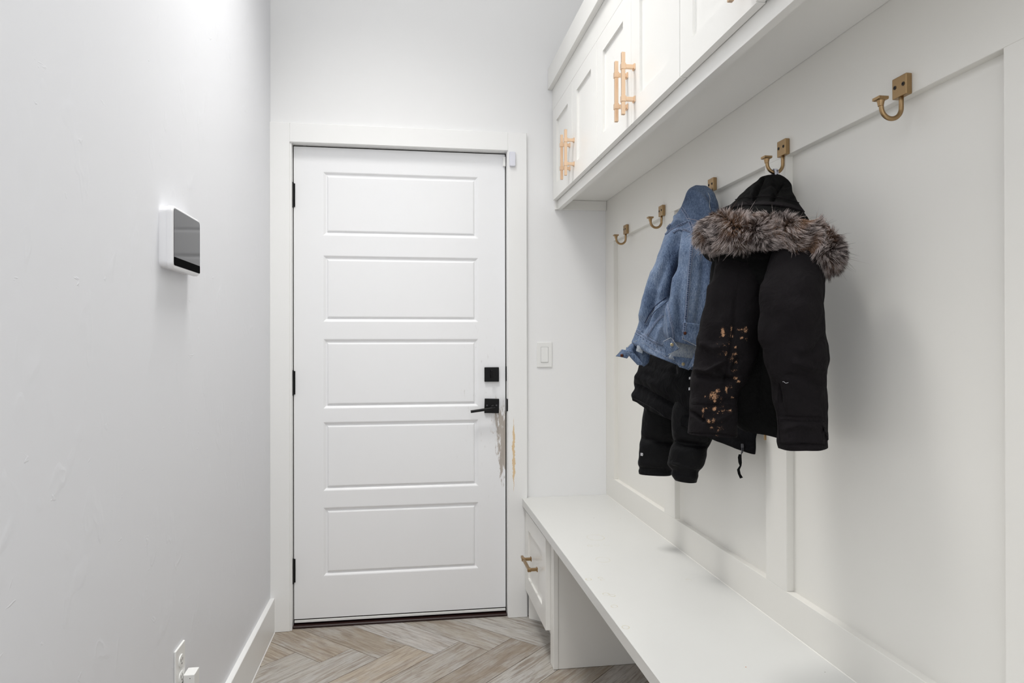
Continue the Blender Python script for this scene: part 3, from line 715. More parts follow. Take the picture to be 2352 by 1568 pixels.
v, f = garment([(1500, 790, 1545, 790, 2.22, .02), (1494, 850, 1548, 850, 2.26, .03), (1481, 925, 1548, 930, 2.28, 0.033), (1475, 960, 1552, 965, 2.28, 0.036), (1473, 990, 1550, 990, 2.28, 0.036), (1473, 1005, 1548, 1012, 2.28, 0.03), (1470, 1018, 1550, 1025, 2.28, 0.036), (1468, 1045, 1550, 1050, 2.28, 0.037),
                (1466, 1066, 1548, 1074, 2.28, 0.034), (1468, 1073, 1544, 1080, 2.28, 0.027), (1466, 1080, 1545, 1086, 2.28, 0.029), (1467, 1087, 1541, 1091, 2.28, 0.028)], nr=100, ns=110, ex=2.2,
               noise=(((18, 18, 18), .003, 4), ((45, 45, 45), .0012, 5)), folds=[([(1467, 1004), (1500, 1011), (1548, 1016)], 4, -.005), ([(1465, 1074), (1545, 1080)], 3, -.003)] + [([(x, 1076), (x+1, 1090)], 2, -.0016) for x in (1478, 1486, 1495, 1503, 1512, 1521, 1531)], hem=.012)
mesh_obj('sleeve', v, f, M['puffer'], pj, label='far puffer sleeve with a gathered cuff and small white lettering'); ts = tree(v, f)
v, f = garment([(1556, 800, 1640, 800, 2.01, 0.03), (1553, 860, 1650, 860, 2.01, 0.035), (1551, 905, 1650, 908, 2.01, 0.038), (1553, 917, 1650, 925, 2.01, 0.034), (1546, 935, 1652, 940, 2.01, 0.04), (1543, 970, 1652, 975, 2.01, 0.041), (1545, 1000, 1640, 1005, 2.01, 0.04),
                (1549, 1014, 1632, 1022, 2.01, 0.032), (1543, 1024, 1626, 1030, 2.01, 0.04), (1536, 1052, 1621, 1052, 2.01, 0.041), (1536, 1068, 1612, 1075, 2.01, 0.036), (1544, 1076, 1605, 1083, 2.01, 0.028), (1543, 1088, 1604, 1096, 2.01, 0.029), (1550, 1101, 1600, 1108, 2.01, 0.026)], nr=110, ns=130, ex=2.2,
               noise=(((18, 18, 18), .003, 7), ((45, 45, 45), .0012, 8)), folds=[([(1545, 1013), (1580, 1020), (1630, 1024)], 4, -.006), ([(1540, 1070), (1570, 1078), (1608, 1084)], 3.5, -.004), ([(1548, 916), (1562, 918), (1600, 930)], 5, -.004), ([(1540, 1062), (1560, 1070), (1590, 1076)], 3, .003), ([(1556, 925), (1580, 922)], 4, .003)], hem=.012)
mesh_obj('sleeve', v, f, M['puffer'], pj, label='near puffer sleeve with fat quilted sections'); tn = tree(v, f)
# tiny white embroidery
def letters(name, txt, tr, px, py, hpx, mat, parent, rot=0, squeeze=1.0, label=None):
    d = Vector(ray(px, py)).normalized(); h = tr.ray_cast(Vector(CC), d)
    if h[0] is None: return None
    nn = h[1] if h[1].dot(d) < 0 else -h[1]
    cu = bpy.data.curves.new(name, 'FONT'); cu.body = txt; cu.align_x = 'CENTER'; cu.align_y = 'CENTER'; cu.extrude = .03; cu.offset = .025
    o = bpy.data.objects.new(name, cu); COL.objects.link(o); dg = bpy.context.evaluated_depsgraph_get(); me = bpy.data.meshes.new_from_object(o.evaluated_get(dg)); bpy.data.objects.remove(o)
    dist = (h[0]-Vector(CC)).length; sz = hpx*dist/FPX/.72
    up = Vector((0, 0, 1)); up = (up-nn*up.dot(nn)).normalized(); rt = up.cross(nn)
    c, s = math.cos(rot), math.sin(rot); r2 = rt*c+up*s; u2 = up*c-rt*s; off = root_loc(parent)
    for vv in me.vertices:
        x, y, z = vv.co; vv.co = h[0]+nn*.0012 + r2*x*sz*squeeze + u2*y*sz + nn*z*sz*.3 - off
    me.materials.clear(); return link(name, me, mat, parent, label)
letters('embroidery', '00', ts, 1474.5, 1043.5, 6.5, M['white'], pj, squeeze=.8, label='small white 00 lettering near the cuff')
# zip pull on the hem
hz = hits(tb, [(1707, 1024), (1707.5, 1024)], 2, .004)
if hz:
    p0 = hz[0][0]; bm = bmesh.new()
    add_tube(bm, [p0+Vector((0, 0, .001)), p0+Vector((-.002, -.002, -.012)), p0+Vector((-.004, -.003, -.02))], .0012, 8); add_tube(bm, [p0+Vector((.004, 0, .001)), p0+Vector((.002, -.002, -.012)), p0+Vector((-.004, -.003, -.02))], .0012, 8)
    add_box(bm, p0.x-.003, p0.x+.003, p0.y-.003, p0.y+.001, p0.z-.004, p0.z+.006, .0008); from_bm('zip_slider', bm, M['steel'], pj)
    Pp = [on_plane(x, y, np.array(p0), np.array([.5, .86, 0])) for x, y in ((1700, 1043), (1699, 1050), (1700, 1062), (1701, 1069), (1696, 1078), (1698, 1088), (1703, 1098))]
    ww = [.0035, .0045, .0042, .0022, .0034, .0034, .0035]; bm = bmesh.new(); prev = None
    e = np.array([.86, -.5, 0]); hh = np.array([.5, .86, 0])*.001
    for i, (q, w) in enumerate(zip(Pp, ww)):
        tilt = np.array([0, 0, .002 if i == 6 else 0])
        vs = [bm.verts.new(x) for x in (q-e*w-hh-tilt*.5, q+e*w-hh+tilt, q+e*w+hh+tilt, q-e*w+hh-tilt*.5)]
        if prev:
            for a in range(4): bm.faces.new((prev[a], prev[(a+1) % 4], vs[(a+1) % 4], vs[a]))
        else: bm.faces.new(vs)
        prev = vs
    bm.faces.new(prev[::-1]); from_bm('zip_pull_cord', bm, M['parka_in'], pj)

FOLD[0] = 1.9
# ================================================================== denim jacket
dj = empty('denim_jacket', (1.25, -1.1, 1.05), 'faded blue denim jacket on the hook left of the parka', 'jacket')
wearn = ((9, 9, 9), 1, 3)
dbf = [([(1535, 480), (1552, 500), (1562, 520)], 6, .004), ([(1600, 440), (1625, 470), (1635, 500)], 9, .004), ([(1620, 445), (1633, 470), (1634, 490)], 3, -.003),
       ([(1500, 545), (1520, 530), (1545, 520), (1568, 508)], 5, .004), ([(1497, 560), (1525, 538), (1560, 518)], 4, -.003),
       ([(1560, 525), (1535, 570), (1518, 630), (1500, 690)], 12, .008), ([(1566, 580), (1556, 615), (1544, 655), (1525, 695)], 8, -.018), ([(1532, 600), (1512, 660), (1490, 720), (1475, 760)], 7, -.006),
       ([(1508, 610), (1485, 680), (1470, 740)], 8, .006), ([(1545, 665), (1520, 700), (1500, 730)], 5, .004), ([(1500, 700), (1480, 745), (1470, 770)], 4, -.003),
       ([(1468, 760), (1500, 785), (1535, 805)], 5, -.002), ([(1520, 745), (1512, 770), (1505, 790)], 5, .003), ([(1478, 800), (1515, 822), (1550, 838), (1575, 850)], 5, .003)]
v, f = garment([(1596, 427, 1626, 427, 2.05, 0.012), (1586, 434, 1638, 436, 2.0467, 0.022), (1574, 455, 1648, 458, 2.0379, 0.032), (1564, 478, 1652, 480, 2.0286, 0.038), (1545, 510, 1656, 515, 2.0162, 0.042), (1520, 560, 1650, 565, 2.0013, 0.045),
                (1503, 610, 1645, 620, 1.9897, 0.045), (1487, 665, 1635, 690, 1.9883, 0.045), (1473, 710, 1622, 750, 1.9872, 0.045), (1464, 748, 1612, 785, 1.9864, 0.045), (1456, 775, 1608, 812, 1.9858, 0.043), (1452, 786, 1606, 826, 1.9855, 0.042), (1464, 797, 1592, 850, 1.9851, 0.04)],
               nr=200, ns=220, ex=2.3, noise=(((12, 12, 5), .005, 11), ((30, 30, 14), .0022, 12), ((70, 70, 50), .0008, 13)), folds=dbf, hem=.02)
px_ = to_px(v)
wear = .55*nz(v, (22, 22, 9), 21) + blobs(v, [(1560, 530, 40, 40, .25), (1540, 800, 60, 22, .3), (1475, 790, 30, 12, .2)]) - blobs(v, [(1548, 640, 13, 60, 1.1), (1500, 700, 14, 40, .35), (1600, 460, 50, 22, .35), (1655, 700, 30, 200, .7), (1575, 845, 18, 9, .6)])  # fade noise; the strongest dark blob paints the shade of the sleeve gap
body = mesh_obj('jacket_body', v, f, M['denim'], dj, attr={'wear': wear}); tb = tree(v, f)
sf = [([(1592, 545), (1578, 640), (1570, 740)], 9, .003), ([(1618, 560), (1612, 660), (1600, 760)], 8, -.004), ([(1556, 620), (1548, 700), (1543, 770)], 9, .006), ([(1630, 600), (1628, 680), (1618, 740)], 8, .004), ([(1560, 690), (1562, 740), (1568, 775)], 6, -.004), ([(1534, 705), (1540, 760), (1543, 790)], 5, .004)]
v2, f2 = garment([(1578, 512, 1622, 512, 1.97, 0.016), (1568, 535, 1636, 535, 1.9484, 0.026), (1562, 570, 1642, 575, 1.9245, 0.034), (1556, 620, 1642, 628, 1.9223, 0.038), (1547, 660, 1638, 670, 1.9206, 0.04), (1538, 690, 1630, 700, 1.9194, 0.04), (1528, 720, 1618, 740, 1.9179, 0.04),
                  (1524, 745, 1612, 765, 1.9169, 0.039), (1524, 765, 1608, 785, 1.916, 0.038), (1530, 778, 1606, 796, 1.9155, 0.036)], nr=150, ns=170, ex=2.3, noise=(((14, 14, 5), .005, 31), ((34, 34, 14), .002, 32), ((70, 70, 50), .0007, 33)), folds=sf, hem=.02)
# (the body-sleeve gap is hollow, with its shade also painted on the body)
w2 = .55*nz(v2, (24, 24, 8), 41) + blobs(v2, [(1600, 640, 30, 90, .28), (1555, 745, 20, 40, .15)]) - blobs(v2, [(1640, 690, 22, 90, .9), (1565, 530, 12, 20, .3)])  # fade noise with lighter patches, darker along the right edge
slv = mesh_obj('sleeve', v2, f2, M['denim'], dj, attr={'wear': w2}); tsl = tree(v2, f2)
allv = np.concatenate([v, v2]); allf = np.concatenate([f, f2+len(v)]); td = tree(allv, allf)
# open cuff of the near sleeve: pale inside, folded flap and the strap with its button hole
def sheet(name, quad_px, Xs, mat, parent, n=(16, 16), amp=.0015, th=.002, label=None, attr=None):
    """a bent cloth flap: corners in order TL TR BR BL, each on its own distance from the wall"""
    A = [CC+ray(p[0], p[1])*x for p, x in zip(quad_px, Xs)]; g = np.zeros((n[0], n[1], 3))
    for i in range(n[0]):
        for j in range(n[1]):
            u, w = i/(n[0]-1), j/(n[1]-1); g[i, j] = (A[0]*(1-w)+A[1]*w)*(1-u)+(A[3]*(1-w)+A[2]*w)*u
    nn = np.cross(g[-1, 0]-g[0, 0], g[0, -1]-g[0, 0]); nn /= np.linalg.norm(nn)
    if nn@(CC-g[0, 0]) < 0: nn = -nn
    P = g.reshape(-1, 3); dsp = amp*nz(P, (45, 45, 45), 5)
    uu, ww = np.meshgrid(np.linspace(0, 1, n[0]), np.linspace(0, 1, n[1]), indexing='ij')
    F_ = P+nn*(dsp+th/2+.004*np.sin(ww.ravel()*math.pi))[:, None]; B_ = P+nn*(dsp-th/2+.004*np.sin(ww.ravel()*math.pi))[:, None]
    vv = np.concatenate([F_, B_]); k = n[0]*n[1]; fs = []
    for i in range(n[0]-1):
        for j in range(n[1]-1):
            a = i*n[1]+j; fs += [(a, a+1, a+n[1]+1, a+n[1]), (k+a, k+a+n[1], k+a+n[1]+1, k+a+1)]
    for j in range(n[1]-1):
        a = j; b = (n[0]-1)*n[1]+j; fs += [(a, k+a, k+a+1, a+1), (b, b+1, k+b+1, k+b)]
    for i in range(n[0]-1):
        a = i*n[1]; b = a+n[1]-1; fs += [(a, a+n[1], k+a+n[1], k+a), (b, k+b, k+b+n[1], b+n[1])]
    return mesh_obj(name, vv, np.array(fs), mat, parent, label, attr=attr or {'wear': .3*nz(vv, (40, 40, 40), 6)}), vv, np.array(fs)
_, iv, if_ = sheet('cuff_lining', [(1560, 770), (1608, 780), (1596, 842), (1535, 822)], [1.915, 1.905, 1.90, 1.91], M['denim_in'], dj, amp=.003, label='pale inside of the open cuff')
_, fv, ff = sheet('cuff_flap', [(1567, 740), (1610, 745), (1605, 799), (1571, 779)], [1.868, 1.862, 1.86, 1.862], M['denim'], dj, amp=.002)
_, cv, cf = sheet('cuff_band', [(1600, 800), (1607, 800), (1601, 838), (1580, 846)], [1.885, 1.885, 1.885, 1.885], M['denim'], dj, amp=.002)
_, tv, tf = sheet('cuff_strap', [(1523, 783), (1541, 774), (1561, 800), (1530, 820)], [1.872, 1.868, 1.862, 1.868], M['denim'], dj, n=(14, 14), label='turned-up denim strap with a brass button hole')
_, hv, hf = sheet('hem_corner', [(1545, 818), (1604, 826), (1582, 850), (1560, 843)], [1.90, 1.90, 1.895, 1.895], M['denim'], dj, n=(12, 12), attr=None)
# far cuff flaring out to the left under the waistband
v3, f3 = garment([(1463, 780, 1495, 792, 2.04, 0.016), (1450, 788, 1493, 812, 2.04, 0.02), (1440, 798, 1490, 832, 2.04, 0.02), (1436, 804, 1480, 842, 2.04, 0.018)], nr=80, ns=60, ex=2.2, noise=(((30, 30, 30), .004, 51), ((70, 70, 70), .0015, 52)), hem=.012,
                folds=[([(1462, 790), (1458, 805), (1468, 830)], 4, -.006), ([(1470, 790), (1475, 815)], 3, .004)])
fc = mesh_obj('cuff', v3, f3, M['denim'], dj, attr={'wear': .4*nz(v3, (40, 40, 40), 61)-.15}); tfc = tree(v3, f3)
_, lv_, lf_ = sheet('cuff_strap', [(1428, 802), (1452, 808), (1440, 823), (1414, 818)], [2.00, 1.99, 1.99, 2.00], M['denim'], dj, n=(12, 14), label='denim cuff strap flaring out to the left with a copper button')
_, mv_, mf_ = sheet('cuff_lining', [(1464, 792), (1477, 797), (1476, 812), (1461, 806)], [1.99, 1.985, 1.985, 1.99], M['denim_in'], dj, n=(12, 12), amp=.004)
_, nv_, nf_ = sheet('cuff_band', [(1440, 812), (1458, 812), (1480, 838), (1464, 838)], [1.995, 1.99, 1.985, 1.99], M['denim'], dj, n=(12, 12), amp=.004)
def join_t(*vf):
    o = 0; V_a, F_a = [], []
    for a, b in vf: V_a.append(a); F_a.append(np.asarray(b)+o); o += len(a)
    return tree(np.concatenate(V_a), np.concatenate(F_a))
tall = join_t((allv, allf), (iv, if_), (fv, ff), (cv, cf), (tv, tf), (hv, hf), (v3, f3), (lv_, lf_), (mv_, mf_), (nv_, nf_))
# seams: raised felled strips with thread ticks
seams = [([(1566, 478), (1580, 500), (1589, 520), (1592, 545)], .0075), ([(1503, 560), (1520, 545), (1545, 525), (1580, 508)], .006), ([(1590, 545), (1586, 600), (1580, 660), (1576, 720), (1571, 765)], .0070),
         ([(1546, 535), (1560, 525), (1588, 533)], .005), ([(1540, 515), (1520, 540), (1508, 560), (1500, 590), (1488, 640)], .0055), ([(1487, 770), (1498, 752), (1510, 735), (1524, 722)], .0055),
         ([(1457, 752), (1475, 768), (1500, 783), (1522, 792)], .006), ([(1541, 800), (1548, 770), (1540, 735), (1534, 700)], .0045)]
bm = bmesh.new()
for p, w in seams: band(bm, tall, p, w, .0019, .0004)
o = from_bm('seam', bm, M['denim'], dj, smooth=True)
bm = bmesh.new()
for p, w in seams:
    stitches(bm, tall, p, .0040, .0032, .0011, w*.42, .0020); stitches(bm, tall, p, .0040, .0032, .0011, -w*.42, .0020)
stitches(bm, tall, [(1459, 758), (1480, 776), (1510, 792)], .004, .003, .0007, .0035, .0012)
stitches(bm, tall, [(1477, 786), (1510, 808), (1545, 828), (1572, 843)], .004, .003, .0007, .0, .0012)
stitches(bm, tall, [(1529, 786), (1540, 779), (1553, 796)], .003, .002, .0006, 0, .0012)
stitches(bm, tall, [(1420, 815), (1440, 808), (1450, 814)], .003, .002, .0006, 0, .0012)
o = from_bm('stitching', bm, M['thread'], dj); o['kind'] = 'stuff'
bm = bmesh.new()
for p, w in seams[:5]: stitches(bm, tall, p, .0060, w*.62, .0022, 0, .0022, across=True)
for p in ([(1455, 763), (1480, 780), (1520, 803)],): stitches(bm, tall, p, .012, .004, .0016, 0, .0006, across=True)
for q in (seams[5], seams[7]): stitches(bm, tall, q[0], .009, .003, .002, 0, .0013, across=True)
o = from_bm('seam_puckers', bm, M['seamdark'], dj, label='dark puckers along the seams'); o['kind'] = 'stuff'
# welt pocket, hem edges
bm = bmesh.new()
cord(bm, tall, [(1481, 742), (1490, 722), (1505, 702), (1530, 683)], .0012); cord(bm, tall, [(1484, 748), (1495, 728), (1510, 708), (1532, 692)], .0009)
from_bm('pocket_welt', bm, M['seamdark'], dj)
bm = bmesh.new(); band(bm, tall, [(1485, 747), (1494, 728), (1508, 709), (1530, 691)], .006, .0016, .0006); from_bm('pocket_flap', bm, M['denim'], dj)
for fn in (
    lambda bm: cord(bm, tall, [(1463, 797), (1475, 804), (1500, 818), (1540, 838), (1565, 848), (1577, 852)], .00056),
    lambda bm: cord(bm, tall, [(1580, 851), (1592, 838), (1600, 822)], .00050),
    lambda bm: cord(bm, tall, [(1567, 778), (1588, 788), (1605, 797)], .00068, smooth=0),
    lambda bm: cord(bm, tall, [(1568, 777), (1572, 760), (1574, 745)], .00050),
    lambda bm: cord(bm, tall, [(1524, 784), (1541, 775), (1559, 799)], .00062, smooth=0),
    lambda bm: cord(bm, tall, [(1526, 819), (1540, 812), (1560, 801)], .00050),
    lambda bm: cord(bm, tall, [(1416, 816), (1429, 803)], .00050, smooth=0),
    lambda bm: cord(bm, tall, [(1438, 800), (1452, 786), (1464, 782)], .00050),
    lambda bm: cord(bm, tall, [(1463, 800), (1464, 809), (1472, 803), (1476, 806)], .00050),
    lambda bm: cord(bm, tall, [(1626, 443), (1632, 455), (1628, 470), (1632, 482)], .00068),
    lambda bm: cord(bm, tall, [(1481, 744), (1493, 722), (1508, 703)], .00037)):
    bm = bmesh.new(); fn(bm)
    if len(bm.verts): from_bm('frayed_edge', bm, M['edge'], dj)
    else: bm.free()
for (x, y, m, r) in ((1573.5, 765, 'copper', .0042), (1543, 791.5, 'brass', .0045), (1428.5, 816.5, 'copper', .0045), (1569, 836, 'brass', .0045)):
    bm = bmesh.new(); disc(bm, tall, x, y, r, .003); disc(bm, tall, x, y, r*.45, .004); from_bm('button', bm, M[m], dj, label=('copper' if m == 'copper' else 'pale brass')+' jacket button')

# ================================================================== black parka
pk = empty('parka', (1.2, -1.55, 1.0), 'black hooded parka with fur trim and pale stains on one sleeve', 'coat')
# body behind the sleeves
v, f = garment([(1700, 520, 1850, 520, 1.52, 0.05), (1660, 560, 1885, 560, 1.512, 0.06), (1640, 610, 1893, 620, 1.501, 0.07), (1640, 700, 1892, 720, 1.5, 0.075), (1645, 800, 1893, 820, 1.5, 0.075), (1652, 900, 1893, 930, 1.5, 0.07), (1690, 960, 1894, 990, 1.5, 0.06), (1695, 975, 1893, 1022, 1.5, 0.05)],
               nr=150, ns=130, ex=2.3, tilt=22, noise=(((9, 9, 5), .008, 71), ((30, 30, 20), .003, 72)), folds=[([(1740, 650), (1735, 800), (1725, 960)], 18, -.012)], hem=.03)
st = blobs(v, [(1731, 993, 9, 3.5, 1.1)])
body = mesh_obj('coat_body', v, f, M['parka_in'], pj and pk); tpb = tree(v, f)
# small brown leather patch and brass zip end at the hem
bm = bmesh.new(); P = CC+ray(1757.5, 1004)*1.49; add_box(bm, P[0]-.0025, P[0]+.0025, P[1]-.0015, P[1]+.0015, P[2]-.006, P[2]+.008, .0008); from_bm('zip_end', bm, M['bronze'], pk)
FOLD[0] = 1.7
# left sleeve with the stains
lf = [([(1640, 640), (1625, 720), (1610, 800)], 20, .006), ([(1690, 660), (1683, 760), (1672, 830), (1662, 900)], 4, -.003), ([(1612, 790), (1640, 800), (1665, 795)], 10, .005), ([(1596, 850), (1625, 852), (1650, 838), (1665, 830)], 5, .006), ([(1600, 860), (1640, 868), (1690, 872)], 6, -.006),
      ([(1640, 845), (1665, 865), (1695, 875)], 5, -.005), ([(1586, 944), (1600, 955), (1618, 968)], 4, -.006), ([(1618, 968), (1650, 965), (1680, 950)], 6, .004), ([(1592, 928), (1690, 932)], 2.2, -.0016), ([(1582, 993), (1640, 998), (1694, 1001)], 2, -.002), ([(1700, 820), (1685, 845), (1700, 870)], 6, -.005), ([(1625, 935), (1660, 925), (1690, 915)], 6, -.003)]
v, f = garment([(1655, 560, 1740, 560, 1.53, 0.03), (1645, 600, 1752, 600, 1.5167, 0.045), (1634, 650, 1756, 650, 1.5, 0.055), (1622, 710, 1755, 715, 1.4982, 0.058), (1612, 760, 1750, 765, 1.4968, 0.058), (1600, 810, 1742, 815, 1.4954, 0.057), (1592, 860, 1722, 862, 1.494, 0.055), (1592, 900, 1702, 900, 1.4929, 0.052), (1586, 945, 1698, 948, 1.4915, 0.05), (1582, 970, 1697, 975, 1.4908, 0.05), (1580, 992, 1695, 1003, 1.4901, 0.048)],
               nr=190, ns=230, ex=2.3, noise=(((10, 10, 6), .007, 81), ((30, 30, 24), .0055, 82), ((70, 70, 60), .0008, 83)), folds=lf, hem=.03)
stn = [(1660, 760, 7, 12, 1.0), (1662, 770, 5, 5, 1.25), (1680, 754, 4, 9, .95), (1700, 757, 12, 4, .85), (1713, 757, 8, 10, .9), (1703, 775, 6, 4, .95), (1680, 772, 8, 10, .75), (1715, 780, 5, 8, .62), (1675, 790, 4, 12, .75), (1690, 797, 5, 4, 1.0), (1688, 812, 7, 6, .85), (1668, 812, 6, 12, .8), (1690, 832, 9, 9, .72), (1680, 825, 12, 14, .62),
       (1690, 868, 8, 5, .95), (1695, 876, 7, 5, .9), (1685, 850, 12, 10, .6), (1663, 850, 4, 10, .55), (1640, 908, 12, 14, .98), (1647, 897, 9, 7, .95), (1634, 906, 8, 10, .8), (1642, 920, 4, 6, 1.0), (1668, 893, 5, 9, .8), (1678, 886, 8, 10, .65), (1682, 912, 6, 4, .9), (1619, 911, 4, 5, .75), (1615, 942, 4, 9, 1.0), (1621, 937, 9, 3, 1.0), (1641, 939, 6, 6, 1.1), (1648, 949, 4, 4, 1.0), (1614, 956, 3, 5, .95), (1627, 967, 6, 8, .9),
       (1638, 967, 6, 8, .95), (1632, 982, 8, 7, .65), (1660, 945, 20, 10, .55), (1677, 942, 6, 5, .75), (1650, 985, 26, 14, .5), (1665, 800, 22, 60, .42), (1650, 930, 40, 60, .40), (1647, 1000, 5, 3, .8)]
sl = mesh_obj('sleeve', v, f, M['parka_stain'], pk, attr={'stain': blobs(v, stn)}, label='parka sleeve with pale brown paint-like stains'); tl = tree(v, f)
bm = bmesh.new(); cord(bm, tl, [(1590, 927), (1640, 930), (1696, 934)], .0007); cord(bm, tl, [(1695, 620), (1688, 720), (1676, 800), (1668, 850), (1662, 920)], .0009); cord(bm, tl, [(1690, 700), (1681, 760), (1669, 820)], .0006); cord(bm, tl, [(1582, 990), (1640, 996), (1694, 1000)], .0008)
from_bm('sleeve_seam', bm, M['parka'], sl)
# right sleeve
rf = [([(1760, 640), (1752, 720), (1756, 800)], 14, .006), ([(1800, 860), (1840, 865), (1895, 890)], 8, -.003), ([(1770, 870), (1790, 920), (1800, 960)], 10, -.004), ([(1820, 830), (1860, 845), (1896, 850)], 9, .004), ([(1785, 956), (1840, 958), (1898, 960)], 2.2, -.0016), ([(1787, 965), (1840, 968), (1897, 968)], 2, -.001), ([(1788, 1020), (1899, 1022)], 2.2, -.002),
      ([(1830, 680), (1850, 760), (1845, 820)], 20, .005), ([(1895, 770), (1870, 800), (1850, 815)], 6, -.003), ([(1800, 985), (1840, 975), (1880, 985)], 7, .003), ([(1785, 880), (1788, 930)], 3, -.003)]
v, f = garment([(1790, 560, 1880, 560, 1.41, 0.035), (1772, 600, 1890, 600, 1.3944, 0.048), (1762, 640, 1894, 640, 1.3789, 0.056), (1750, 700, 1895, 700, 1.3736, 0.06), (1750, 760, 1897, 765, 1.3718, 0.06), (1756, 810, 1898, 815, 1.3704, 0.06), (1766, 860, 1897, 868, 1.3689, 0.058), (1772, 900, 1896, 905, 1.3678, 0.056), (1781, 950, 1899, 955, 1.3664, 0.054), (1785, 990, 1900, 990, 1.3653, 0.052), (1782, 1010, 1901, 1012, 1.365, 0.052), (1786, 1026, 1902, 1030, 1.365, 0.05)],
               nr=190, ns=230, ex=2.3, noise=(((10, 10, 6), .007, 91), ((28, 28, 22), .005, 92), ((70, 70, 60), .0008, 93)), folds=rf, hem=.03)
sr = mesh_obj('sleeve', v, f, M['parka'], pk, label='clean parka sleeve nearest the camera'); tr_ = tree(v, f)
bm = bmesh.new(); cord(bm, tr_, [(1784, 957), (1840, 958), (1897, 960)], .0007); cord(bm, tr_, [(1786, 966), (1840, 967), (1897, 969)], .0006); cord(bm, tr_, [(1787, 1018), (1840, 1022), (1900, 1023)], .0008); cord(bm, tr_, [(1790, 880), (1786, 910), (1787, 956), (1792, 1018)], .0007)
from_bm('sleeve_seam', bm, M['parka'], sr)
bm = bmesh.new(); band(bm, tr_, [(1889, 985), (1897, 992), (1897, 1010)], .010, .003, .001, smooth=1); from_bm('cuff_tab', bm, M['parka'], sr)
bm = bmesh.new(); cord(bm, tr_, [(1798, 876), (1801, 875.5), (1803, 878.5), (1806, 879.5), (1811, 878)], .00028, .0012, 1.0); from_bm('loose_thread', bm, M['white'], sr, label='short loose white thread')
# hood
hf_ = [([(1756, 405), (1745, 430), (1728, 470)], 3.5, -.005), ([(1754, 428), (1738, 445), (1722, 475)], 3, -.002), ([(1801, 418), (1785, 440), (1772, 470)], 3, -.005), ([(1750, 434), (1775, 431), (1790, 432)], 3, -.003), ([(1722, 440), (1722, 470)], 3, -.003), ([(1772, 410), (1768, 450)], 11, .006), ([(1738, 430), (1725, 455)], 8, .004), ([(1812, 430), (1820, 460)], 10, .005)]
v, f = garment([(1762, 401, 1792, 401, 1.665, 0.008), (1752, 405, 1802, 406, 1.6598, 0.016), (1741, 416, 1813, 420, 1.6454, 0.028), (1722, 434, 1821, 440, 1.6235, 0.04), (1705, 450, 1830, 455, 1.6033, 0.048), (1683, 468, 1836, 470, 1.5813, 0.055), (1658, 482, 1842, 482, 1.564, 0.06), (1640, 500, 1856, 500, 1.54, 0.062), (1625, 530, 1872, 540, 1.526, 0.062), (1612, 565, 1886, 575, 1.512, 0.062), (1618, 588, 1890, 605, 1.5014, 0.062), (1650, 606, 1890, 640, 1.5, 0.055)],
               nr=160, ns=140, ex=2.2, noise=(((16, 16, 16), .005, 101), ((40, 40, 40), .0018, 102)), folds=hf_, hem=.03)
hd = mesh_obj('hood', v, f, M['parka_in'], pk); th_ = tree(v, f)
bm = bmesh.new(); band(bm, th_, [(1655, 486), (1690, 472), (1745, 467), (1800, 471), (1841, 482)], .020, .0025, .001); from_bm('hood_band', bm, M['parka'], hd)
bm = bmesh.new(); cord(bm, th_, [(1690, 461), (1720, 454), (1770, 453), (1810, 460), (1833, 468)], .0010, .003); from_bm('hood_seam', bm, M['parka'], hd)
# hanging loop of printed tape over the hook arm
hkx, hky = XF-.0275, -1.544
bm = bmesh.new()
for (ya, wd2) in ((hky+.001, .0030), (hky-.0035, .0045)):
    top_ = [(hkx, 1.6215), (hkx, 1.6235)]
def tape(bm, pts, w, t=.0006):
    prev = None
    for (x, y, z, wx, wy) in pts:
        q = np.array([x, y, z]); e = np.array([wx, wy, 0.0]); e = e/np.linalg.norm(e)*w/2; n_ = np.array([-e[1], e[0], 0]); n_ = n_/np.linalg.norm(n_)*t
        vs = [bm.verts.new(p) for p in (q-e-n_, q+e-n_, q+e+n_, q-e+n_)]
        if prev:
            for a in range(4): bm.faces.new((prev[a], prev[(a+1) % 4], vs[(a+1) % 4], vs[a]))
        else: bm.faces.new(vs)
        prev = vs
    bm.faces.new(prev[::-1])
hc = on_axis(1776, 384, 1, hky-.0045)
ztop = 1.6262; zb = 1.594
tape(bm, [(hkx, hky-.0058, ztop-.002, 1, .0), (hkx+.0005, hky-.0066, ztop-.008, 1, 0), (hkx+.001, hky-.0072, ztop-.018, 1, 0), (hkx+.0015, hky-.006, zb, 1, 0)], .0095)
tape(bm, [(hkx-.002, hky+.0052, ztop-.002, 1, .3), (hkx-.003, hky+.006, ztop-.012, 1, .3), (hkx-.006, hky+.004, zb, 1, .3)], .009)
tape(bm, [(hkx, hky-.0060, ztop-.0018, 1, 0), (hkx, hky-.003, ztop+.0010, 1, 0), (hkx, hky+.003, ztop+.0010, 1, 0), (hkx, hky+.0054, ztop-.0018, 1, 0)], .0085)
lp = from_bm('hanging_loop', bm, M['tape'], pk, label='grey-white printed tape loop over the hook')
bm = bmesh.new()
for k, z in enumerate((ztop-.004, ztop-.0075, ztop-.0125, ztop-.0165, ztop-.021)):
    w = (.0035, .003, .0022, .0018, .0022)[k]; y = hky-.0058-.0009-(k*.0003)
    add_box(bm, hkx+.0005, hkx+.0005+w, y-.0006, y, z-.0009, z+.0009); add_box(bm, hkx+.001+(k % 2)*.0015, hkx+.0018+(k % 2)*.0015, y-.0006, y, z-.0019, z+.0005)
from_bm('print', bm, M['ink'], lp)
